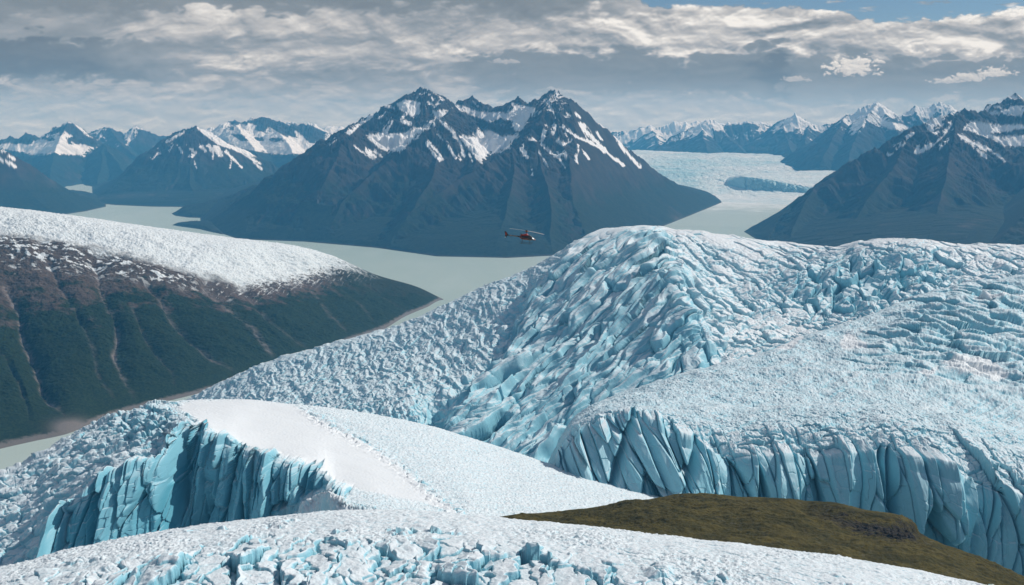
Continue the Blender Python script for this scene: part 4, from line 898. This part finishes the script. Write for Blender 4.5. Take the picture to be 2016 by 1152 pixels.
def tube(pts, r, n=8):
    V = []; Fc = []
    P = [np.array(p, float) for p in pts]
    for i, p in enumerate(P):
        t = (P[min(i+1, len(P)-1)]-P[max(i-1, 0)]); t /= np.linalg.norm(t)
        a = np.cross(t, (0, 0, 1.)) if abs(t[2]) < .9 else np.cross(t, (0, 1., 0)); a /= np.linalg.norm(a); b = np.cross(t, a)
        rr = r[i] if isinstance(r, (list, tuple)) else r
        for k in range(n):
            an = 2*math.pi*k/n; V.append(p+rr*(math.cos(an)*a+math.sin(an)*b))
    for i in range(len(P)-1):
        for k in range(n):
            j = (k+1) % n; Fc.append((i*n+k, i*n+j, (i+1)*n+j, (i+1)*n+k))
    Fc.append(tuple(range(n))[::-1]); Fc.append(tuple((len(P)-1)*n+k for k in range(n)))
    return V, Fc
def plate(outline, y0, y1):
    """outline in x,z extruded in y"""
    n = len(outline); V = [(x, y0, z) for x, z in outline]+[(x, y1, z) for x, z in outline]
    Fc = [tuple(range(n)), tuple(range(2*n-1, n-1, -1))]+[(i, i+n, (i+1) % n+n, (i+1) % n) for i in range(n)]
    return V, Fc
def join(*ms):
    V = []; Fc = []
    for v, f in ms:
        o = len(V); V += [tuple(p) for p in v]; Fc += [tuple(i+o for i in q) for q in f]
    return V, Fc
def build_heli():
    Y = 285.
    root = bpy.data.objects.new('helicopter', None); C.objects.link(root)
    c = W(1036, 467, Y)
    root.location = c
    root.rotation_euler = (math.radians(3), math.radians(4.5), math.radians(-7))
    tag(root, 'small dark red and black helicopter flying in front of the central mountain', 'helicopter')
    red = paint('red_paint', (.45, .03, .02)); black = paint('black_paint', (.018, .014, .016)); dred = paint('dark_red_paint', (.16, .022, .015))
    glass = paint('dark_glass', (.012, .02, .025), .08, 0, .02, 1.); wht = paint('white_paint', (.75, .76, .78), .3)
    tan = paint('tan_stripe', (.42, .30, .22)); grey = paint('blade_grey', (.62, .60, .58), .5); org = paint('orange_paint', (.65, .16, .07))
    mtl = paint('dark_metal', (.05, .05, .055), .4, .6)
    # local: x forward, z up; origin at the cabin; metres
    body = dense([(-2.05, -.02, .18, .22, .22), (-1.8, -.05, .42, .38, .42), (-1.3, -.10, .68, .52, .58), (-.4, -.12, .85, .62, .66), (.6, -.12, .88, .66, .64), (1.3, -.16, .82, .60, .58), (1.8, -.30, .70, .46, .42), (2.25, -.44, .52, .28, .26), (2.6, -.52, .34, .15, .15), (2.8, -.56, .12, .06, .07)])
    f = raw_mesh('fuselage', *hull(body, 28), black, root)
    # lower red panel, a thick skin over the side
    def skin(x0, x1, a0, a1, off, secs=body, n=10):
        S = [s for s in secs if x0 <= s[0] <= x1]
        out = [(s[0], s[1], s[2]+off, s[3]+off, s[4]+off) for s in S]; inn = [(s[0], s[1], s[2]-.02, s[3]-.02, s[4]-.02) for s in S]
        v, q = hull(out, n, 2.4, (a0, a1)); v2, q2 = hull(inn, n, 2.4, (a0, a1))
        o = len(v); q = q+[tuple(i+o for i in t)[::-1] for t in q2]
        L = len(S)
        for k in range(L-1):
            for e in (0, n-1): q.append((k*n+e, (k+1)*n+e, o+(k+1)*n+e, o+k*n+e))
        for k in (0, L-1):
            for i in range(n-1): q.append((k*n+i, k*n+i+1, o+k*n+i+1, o+k*n+i))
        return v+v2, q
    # angles measured from +y; side towards the camera is -y (0.5)
    p = raw_mesh('door', *skin(-.95, .75, .50, .60, .018), dred, root); p['label'] = 'dark red cabin door with a wide window'
    w = raw_mesh('window', *skin(-.75, .60, .42, .497, .022), glass, p)
    raw_mesh('window', *skin(.8, 1.75, .40, .51, .022), glass, root)
    raw_mesh('belly_panel', *skin(-1.3, 1.9, .605, .70, .018), dred, root)
    raw_mesh('windscreen', *skin(1.35, 2.35, .07, .43, .03), glass, root)
    raw_mesh('nose_panel', *skin(1.75, 2.35, .30, .47, .05), wht, root)
    raw_mesh('side_panel', *skin(-1.9, -.98, .40, .60, .02), dred, root)
    raw_mesh('nose_cone', *skin(2.2, 2.8, .0, 1., .02, n=20), dred, root)
    cowl = dense([(-1.7, .50, .12, .06, .2), (-1.2, .56, .38, .18, .3), (-.5, .60, .48, .30, .3), (.1, .62, .44, .44, .3), (.35, .60, .32, .34, .3), (.6, .55, .16, .12, .2)])
    raw_mesh('engine_cowling', *hull(cowl, 20, 2.6), red, root)
    ex = raw_mesh('exhaust', *tube([(-1.2, -.15, .72), (-1.55, -.2, .8), (-1.75, -.25, .86)], [.11, .12, .13], 12), mtl, root)
    raw_mesh('canopy_window', *hull(dense([(.45, .40, .45, .2, .15), (.8, .40, .62, .3, .2), (1.2, .34, .60, .24, .2), (1.6, .16, .42, .14, .2)]), 20, 2.4), glass, root)
    boom = dense([(-1.9, .0, .22, .24, .24), (-3.2, .04, .17, .17, .17), (-4.6, .08, .12, .12, .12), (-5.6, .10, .09, .09, .09)])
    b = raw_mesh('tail_boom', *hull(boom, 16, 2.2), black, root)
    raw_mesh('stripe', *skin(-5.0, -2.3, .46, .53, .012, secs=sorted(boom), n=5), tan, b)
    fin = [(-5.05, .05), (-5.35, .35), (-5.60, .80), (-5.95, 1.12), (-6.45, 1.18), (-6.30, .85), (-6.15, .2), (-6.10, -.25), (-6.2, -.62), (-5.95, -.70), (-5.7, -.42), (-5.45, -.1)]
    fo = raw_mesh('tail_fin', *plate(fin, -.05, .05), black, root, False)
    raw_mesh('fin_panel', *plate([(-5.75, .72), (-6.02, .95), (-6.12, .55), (-6.0, .0), (-5.72, .1)], -.065, .065), red, fo, False)
    raw_mesh('fin_tip', *plate([(-6.12, -.32), (-6.2, -.62), (-5.97, -.68), (-5.85, -.5)], -.065, .065), wht, fo, False)
    raw_mesh('stabiliser', *join(plate([(-4.3, .04), (-4.75, .04), (-4.75, .10), (-4.3, .10)], -1.1, 1.1)), black, root, False)
    tr = raw_mesh('tail_rotor', *join(tube([(-5.95, .06, .12), (-5.95, .28, .12)], .06, 8), plate([(-6.01, -.68), (-5.89, -.68), (-5.87, .92), (-6.03, .92)], .24, .27)), grey, root, False)
    # mast, hub, two blades at rest
    mast = raw_mesh('rotor_mast', *tube([(.0, 0, .85), (.03, 0, 1.75)], [.10, .06], 12), mtl, root)
    hubz = 1.75
    hb = raw_mesh('rotor_hub', *hull(dense([(-.42, hubz, .12, .08, .08), (-.3, hubz, .3, .25, .25), (0, hubz, .4, .36, .36), (.3, hubz, .3, .25, .25), (.42, hubz, .12, .08, .08)]), 16, 2.0), black, root)
    raw_mesh('hub_band', *hull([(-.41, hubz-.02, .34, .10, .06), (-.1, hubz-.02, .43, .10, .06), (.1, hubz-.02, .43, .10, .06), (.41, hubz-.02, .34, .10, .06)], 16, 2.2), org, hb)
    for sgn in (1, -1):
        V = []; Fc = []
        prof = [(-.16, 0), (-.08, .035), (.06, .04), (.20, 0), (.06, -.03), (-.08, -.02)]
        L = 30
        for i in range(L+1):
            r = .35+4.95*i/L; ch = 1.0 if i > 4 else .55+.45*i/4
            droop = -.012*r*r*.6+.10
            ch *= 1 if i < L-1 else .7
            for (cy, cz) in prof:
                V.append((sgn*r, sgn*cy*ch*1.25, hubz+droop+cz*1.3+cy*ch*.22))
        for i in range(L):
            for k in range(6):
                j = (k+1) % 6; Fc.append((i*6+k, i*6+j, i*6+6+j, i*6+6+k))
        Fc.append(tuple(range(6))); Fc.append(tuple(L*6+k for k in range(6))[::-1])
        bl = raw_mesh('rotor_blade', V, Fc, grey, root)
        bl.rotation_euler = (0, math.radians(2), math.radians(-14))
    # skids
    for sy in (-1, 1):
        y = sy*1.05
        raw_mesh('landing_skid', *join(tube([(-1.75, y, -1.68), (-1.6, y, -1.72), (1.3, y, -1.72), (1.65, y, -1.66), (1.85, y, -1.5), (1.92, y*.98, -1.35)], .05, 8),
                                       tube([(1.1, y*.5, -.65), (1.1, y*.8, -.9), (1.15, y*.97, -1.3), (1.1, y, -1.7)], .045, 8), tube([(-1.1, y*.5, -.65), (-1.1, y*.8, -.9), (-1.12, y*.97, -1.3), (-1.1, y, -1.7)], .045, 8)), mtl, root)

# ================================================================ SKY, SUN, HAZE, CAMERA
SUN_AZ = 70.0     # degrees clockwise from +Y (view direction)
SUN_EL = 40.0
# cloud field: painted in bearing / elevation (both as tangents x F)
def cloud_field(px, py):
    def blob(cx, cy, rx, ry, p=1.):
        return np.exp(-p*(((px-cx)/rx)**2+((py-cy)/ry)**2))
    def lev(lx, ly, s, dx=0., dy=0., bil=.5):
        x = (px+dx)/lx; y = (py+dy)/ly
        wx = x+.35*fbm(x*1.3, y*1.3, 4, s+1); wy = y+.35*fbm(x*1.3+5, y*1.3, 4, s+2)
        n = fbm(wx, wy, 5, s+3, .5)
        b = 0; a = 1.; t = 0; q = 1.3
        for i in range(5):
            b = b+a*np.abs(gn(wx*q, wy*q, s+20+i)); t += a; a *= .5; q *= 2.0
        return n*.8+bil*(b/t*2.2-.5)
    h = 240-py
    def level(lx, ly, s, d, k, bil=.5):
        n0 = lev(lx, ly, s, bil=bil); n1 = lev(lx, ly, s, -d*.5, d, bil)      # n1: sampled lower; density there
        n2 = lev(lx, ly, s, d*.5, -d, bil)     # sampled higher up, towards the light
        return n0, (n0-n2)*k
    lo, lol = level(105, 30, 100, 6, 1.0, 1.0)
    mi, mil = level(210, 62, 200, 10, 1.1, .85)
    hi, hil = level(370, 125, 300, 18, 1.1, .85)
    w0 = sst(80, 30, h); w2 = sst(105, 165, h); w1 = 1-w0-w2; w1 = np.clip(w1, 0, 1)
    n = (lo*.55+mi*.35)*w0+mi*w1+hi*w2; l = (lol*.34+mil*.5)*w0+mil*w1*.8+hil*w2*.85
    # finer puffs everywhere
    f, fl = level(70, 30, 400, 5, 1., .6)
    # big layout (as tone)
    wpx = px+60*fbm(px/160, py/60, 4, 500); wpy = py+18*fbm(px/160, py/60, 4, 501)+34*(np.abs(gn(px/75, py/34, 503))-.3)+17*(np.abs(gn(px/33, py/17, 504))-.3)+9*(np.abs(gn(px/15, py/8, 505))-.3)
    def wb(cx, cy, rx, ry, p=1.): return np.exp(-p*(((wpx-cx)/rx)**2+((wpy-cy)/ry)**2))
    def band(x0, x1, y0, y1, sx, sy):
        return sst(x0-sx, x0+sx, wpx)*sst(x1+sx, x1-sx, wpx)*sst(y0-sy, y0+sy, wpy)*sst(y1+sy, y1-sy, wpy)
    dark = 1.25*band(-700, 330, 82, 152, 130, 9)+.55*band(-900, 250, -200, 150, 160, 40)+1.1*band(920, 1560, 103, 178, 22, 6)+1.0*band(1500, 2700, 114, 195, 60, 6)+1.1*band(300, 1130, -160, 14, 120, 8)+.55*band(-600, 300, -100, 26, 100, 12)+.35*band(560, 900, 135, 172, 60, 8)
    lite = .75*band(1130, 2700, 20, 98, 70, 8)+.45*band(840, 1200, 30, 93, 60, 9)+.30*band(250, 900, 30, 130, 90, 24)+.62*np.exp(-((py-246)/40)**2)+.22*wb(470, 180, 150, 22)+.25*wb(300, 120, 50, 14)+.2*wb(560, 115, 60, 20)
    calm = np.clip(1-.75*np.clip(dark, 0, 1), .2, 1)
    L = .465+.22*n*calm+.40*l*calm*(.65+.9*lite)+.16*fl*calm*(.3+1.2*lite)+.07*f*calm-.25*dark+.30*lite
    # detached bright cumulus
    def puff(cx, cy, rx, ry, s):
        x = (px-cx)/rx; y = (py-cy)/ry
        body = 1-np.sqrt(x*x+np.where(y > 0, (y*1.9)**2, y*y))
        def bb(ox, oy):
            x_ = px+ox+5*gn(px/20, py/12, s+8); y_ = py+oy+3*gn(px/20, py/12, s+9)
            return .9*(np.abs(gn(x_/24, y_/14, s))-.3)+.5*(np.abs(gn(x_/11, y_/7, s+1))-.3)+.28*(np.abs(gn(x_/5.5, y_/3.8, s+2))-.3)
        b0 = bb(0, 0); body = body+b0*.8
        return sst(-.04, .40, body), (b0-bb(2.5, -3))*1.0, y
    P = np.zeros(px.shape); PL = np.zeros(px.shape)
    for (cx, cy, rx, ry, s, br) in ((1680, 136, 70, 30, 601, 1.), (1565, 156, 38, 10, 605, .72), (1862, 160, 42, 12, 609, .8), (1912, 154, 50, 16, 613, .9), (1962, 145, 46, 17, 617, .95), (993, 122, 34, 9, 621, .62)):
        a, bd, y = puff(cx, cy, rx, ry, s)
        sh = .80-.20*sst(-.4, .9, y)+.16*bd
        sh = sh*br+.05
        PL = PL*(1-a)+sh*a; P = P*(1-a)+a
    L = L*(1-P)+PL*P
    # blue gap, top right
    g = 1.15*np.exp(-(((px-1760)/150)**2+((py+8)/50)**2)**1.3)+.9*np.exp(-(((px-1560)/300)**2+((py+14)/34)**2)**1.2)+.95*np.exp(-(((px-1960)/160)**2+((py+16)/46)**2)**1.3)+.7*np.exp(-(((px-1340)/90)**2+((py+12)/26)**2))
    edge = .30*hi+.20*f+.22*(.3-np.abs(gn(px/45, py/26, 700)))+.14*(.3-np.abs(gn(px/17, py/11, 701)))
    gap = sst(.42, .60, g-edge*.9)
    wisp = sst(.1, .6, fbm(px/70, py/13, 5, 705)-.25)*.7
    gap = gap*(1-wisp)
    # rim of the gap: the cloud tops there catch the light
    rim = sst(.10, .40, g-edge*.9)*(1-gap)
    L = L+.14*rim
    return np.clip(L, 0, 1), gap
CR = ([0, .2, .4, .55, .7, .85, 1.], [(.165, .19, .215), (.235, .26, .28), (.315, .335, .355), (.435, .435, .44), (.58, .565, .55), (.76, .735, .70), (.95, .92, .87)])

def build_sky():
    """the cloud deck: a dome patch far beyond the mountains, open where the blue shows"""
    ta = np.concatenate([np.linspace(-2.2, -.6, 90, endpoint=False), np.linspace(-.6, .6, 1500, endpoint=False), np.linspace(.6, 2.2, 90)])
    tt = np.concatenate([np.linspace(-.07, -.01, 6, endpoint=False), np.linspace(-.01, .14, 270, endpoint=False), .14+1.2*np.linspace(0, 1, 90)**1.7])
    A, T = np.meshgrid(ta, tt)
    px, py = proj(A*1000, 1000+0*A, H+T*1000)
    L, gap = cloud_field(px, py)
    r = 80000/np.sqrt(A*A+T*T+1)
    fade = sst(1.7, 1.2, np.abs(A))*sst(.95, .35, T)
    m = bpy.data.materials.new('clouds'); m.use_nodes = True; nt = m.node_tree; nt.nodes.clear()
    out = nt.nodes.new('ShaderNodeOutputMaterial'); em = nt.nodes.new('ShaderNodeEmission'); tr = nt.nodes.new('ShaderNodeBsdfTransparent'); mx = nt.nodes.new('ShaderNodeMixShader')
    cr = nt.nodes.new('ShaderNodeValToRGB'); nt.links.new(attr(nt, 'tone'), cr.inputs[0]); els = cr.color_ramp.elements
    els[0].position = CR[0][0]; els[0].color = (*CR[1][0], 1); els[1].position = 1; els[1].color = (*CR[1][-1], 1)
    for p, c in list(zip(*CR))[1:-1]: e = els.new(p); e.color = (*c, 1)
    nt.links.new(mixc(nt, attr(nt, 'horizon_tint'), cr.outputs[0], (.60, .66, .71)), em.inputs[0]); em.inputs[1].default_value = 1.0  # pale blue painted over the low clouds to offset the haze's pink cast
    nt.links.new(attr(nt, 'cover'), mx.inputs[0]); nt.links.new(tr.outputs[0], mx.inputs[1]); nt.links.new(em.outputs[0], mx.inputs[2]); nt.links.new(mx.outputs[0], out.inputs[0])
    m.cycles.emission_sampling = 'NONE'
    o = grid_mesh('sky', A*r, r, H+T*r, m, dict(tone=L, cover=(1-gap)*fade, horizon_tint=.55*sst(.05, .0, T)))
    tag(o, 'heavy grey cloud deck with white cumulus tops and a blue gap at the upper right', 'sky', kind='structure')
def build_world():
    w = bpy.data.worlds.new('World'); SC.world = w; w.use_nodes = True
    nt = w.node_tree; nt.nodes.clear()
    out = nt.nodes.new('ShaderNodeOutputWorld')
    tc = nt.nodes.new('ShaderNodeTexCoord')
    sep = nt.nodes.new('ShaderNodeSeparateXYZ'); nt.links.new(tc.outputs['Generated'], sep.inputs[0])
    sky = nt.nodes.new('ShaderNodeTexSky'); sky.sky_type = 'NISHITA'; sky.sun_disc = False
    sky.sun_elevation = math.radians(SUN_EL); sky.sun_rotation = math.radians(SUN_AZ); sky.altitude = 1000
    bg1 = nt.nodes.new('ShaderNodeBackground'); nt.links.new(sky.outputs[0], bg1.inputs[0]); bg1.inputs[1].default_value = .06; sky.dust_density = 0.0; sky.ozone_density = 5.0
    bg2 = nt.nodes.new('ShaderNodeBackground'); bg2.inputs[0].default_value = (.40, .42, .44, 1); bg2.inputs[1].default_value = 1.0
    n = N(nt, 'ShaderNodeTexNoise', Scale=1.8, Detail=2, Roughness=.5); nt.links.new(tc.outputs['Generated'], n.inputs['Vector'])
    f = ramp(nt, n.outputs['Fac'], .40, .60, .1, .8)
    # clear blue in the band right above the gap in the deck
    clr = ramp(nt, math_(nt, 'MULTIPLY', sep.outputs[1], sep.outputs[1]), .5, .7)
    f = math_(nt, 'MULTIPLY', f, math_(nt, 'SUBTRACT', 1.0, clr))
    mx = nt.nodes.new('ShaderNodeMixShader'); nt.links.new(f, mx.inputs[0]); nt.links.new(bg1.outputs[0], mx.inputs[1]); nt.links.new(bg2.outputs[0], mx.inputs[2])
    nt.links.new(mx.outputs[0], out.inputs[0])
    w.cycles.sampling_method = 'MANUAL'; w.cycles.sample_map_resolution = 256
def build_light():
    l = bpy.data.lights.new('sun', 'SUN'); l.energy = 3.85; l.angle = math.radians(.6); l.color = (1, .972, .93)
    o = bpy.data.objects.new('sun', l); C.objects.link(o)
    az, el = math.radians(SUN_AZ), math.radians(SUN_EL)
    from mathutils import Vector
    d = Vector((math.sin(az)*math.cos(el), math.cos(az)*math.cos(el), math.sin(el)))
    o.rotation_euler = d.to_track_quat('Z', 'Y').to_euler(); o.location = (0, 0, 3000)
    c = bpy.data.cameras.new('camera'); co = bpy.data.objects.new('camera', c); C.objects.link(co)
    co.location = (0, 0, H); co.rotation_euler = (math.pi/2-PITCH, 0, 0)
    c.sensor_width = 36; c.lens = 36*F/2016; c.clip_start = 1; c.clip_end = 120000
    SC.camera = co
def build_haze():
    m = bpy.data.materials.new('haze'); m.use_nodes = True; nt = m.node_tree; nt.nodes.clear()
    out = nt.nodes.new('ShaderNodeOutputMaterial'); v = nt.nodes.new('ShaderNodeVolumePrincipled')
    v.inputs['Color'].default_value = (.10, .41, .76, 1); v.inputs['Density'].default_value = 4.9e-5; v.inputs['Absorption Color'].default_value = (.62, .62, .62, 1); v.inputs['Anisotropy'].default_value = .0
    nt.links.new(v.outputs[0], out.inputs['Volume'])
    x0, x1, y0, y1, z0, z1 = -22000, 22000, -5000, 26500, -320, 1500
    V = [(x, y, z) for z in (z0, z1) for x, y in ((x0, y0), (x1, y0), (x1, y1), (x0, y1))]
    Fc = [(0, 3, 2, 1), (4, 5, 6, 7), (0, 1, 5, 4), (1, 2, 6, 5), (2, 3, 7, 6), (3, 0, 4, 7)]
    o = raw_mesh('haze', V, Fc, m, None, False)
    tag(o, 'blue mountain haze filling the valley', 'haze', kind='stuff')

import time
for fn in (build_lake, build_mountains, build_hill, build_far_ice, build_front, build_tundra, build_left_ice, build_main_ice, build_right_ice, build_heli, build_sky, build_world, build_light, build_haze):
    t_ = time.time(); fn(); print('T', fn.__name__, round(time.time()-t_, 1))
SC.view_settings.view_transform = 'Standard'; SC.view_settings.look = 'None'; SC.view_settings.exposure = 0.; SC.view_settings.gamma = 1.
cy = SC.cycles
cy.max_bounces = 5; cy.diffuse_bounces = 3; cy.glossy_bounces = 2; cy.transmission_bounces = 2; cy.volume_bounces = 1
cy.use_denoising = True
cy.caustics_reflective = False; cy.caustics_refractive = False
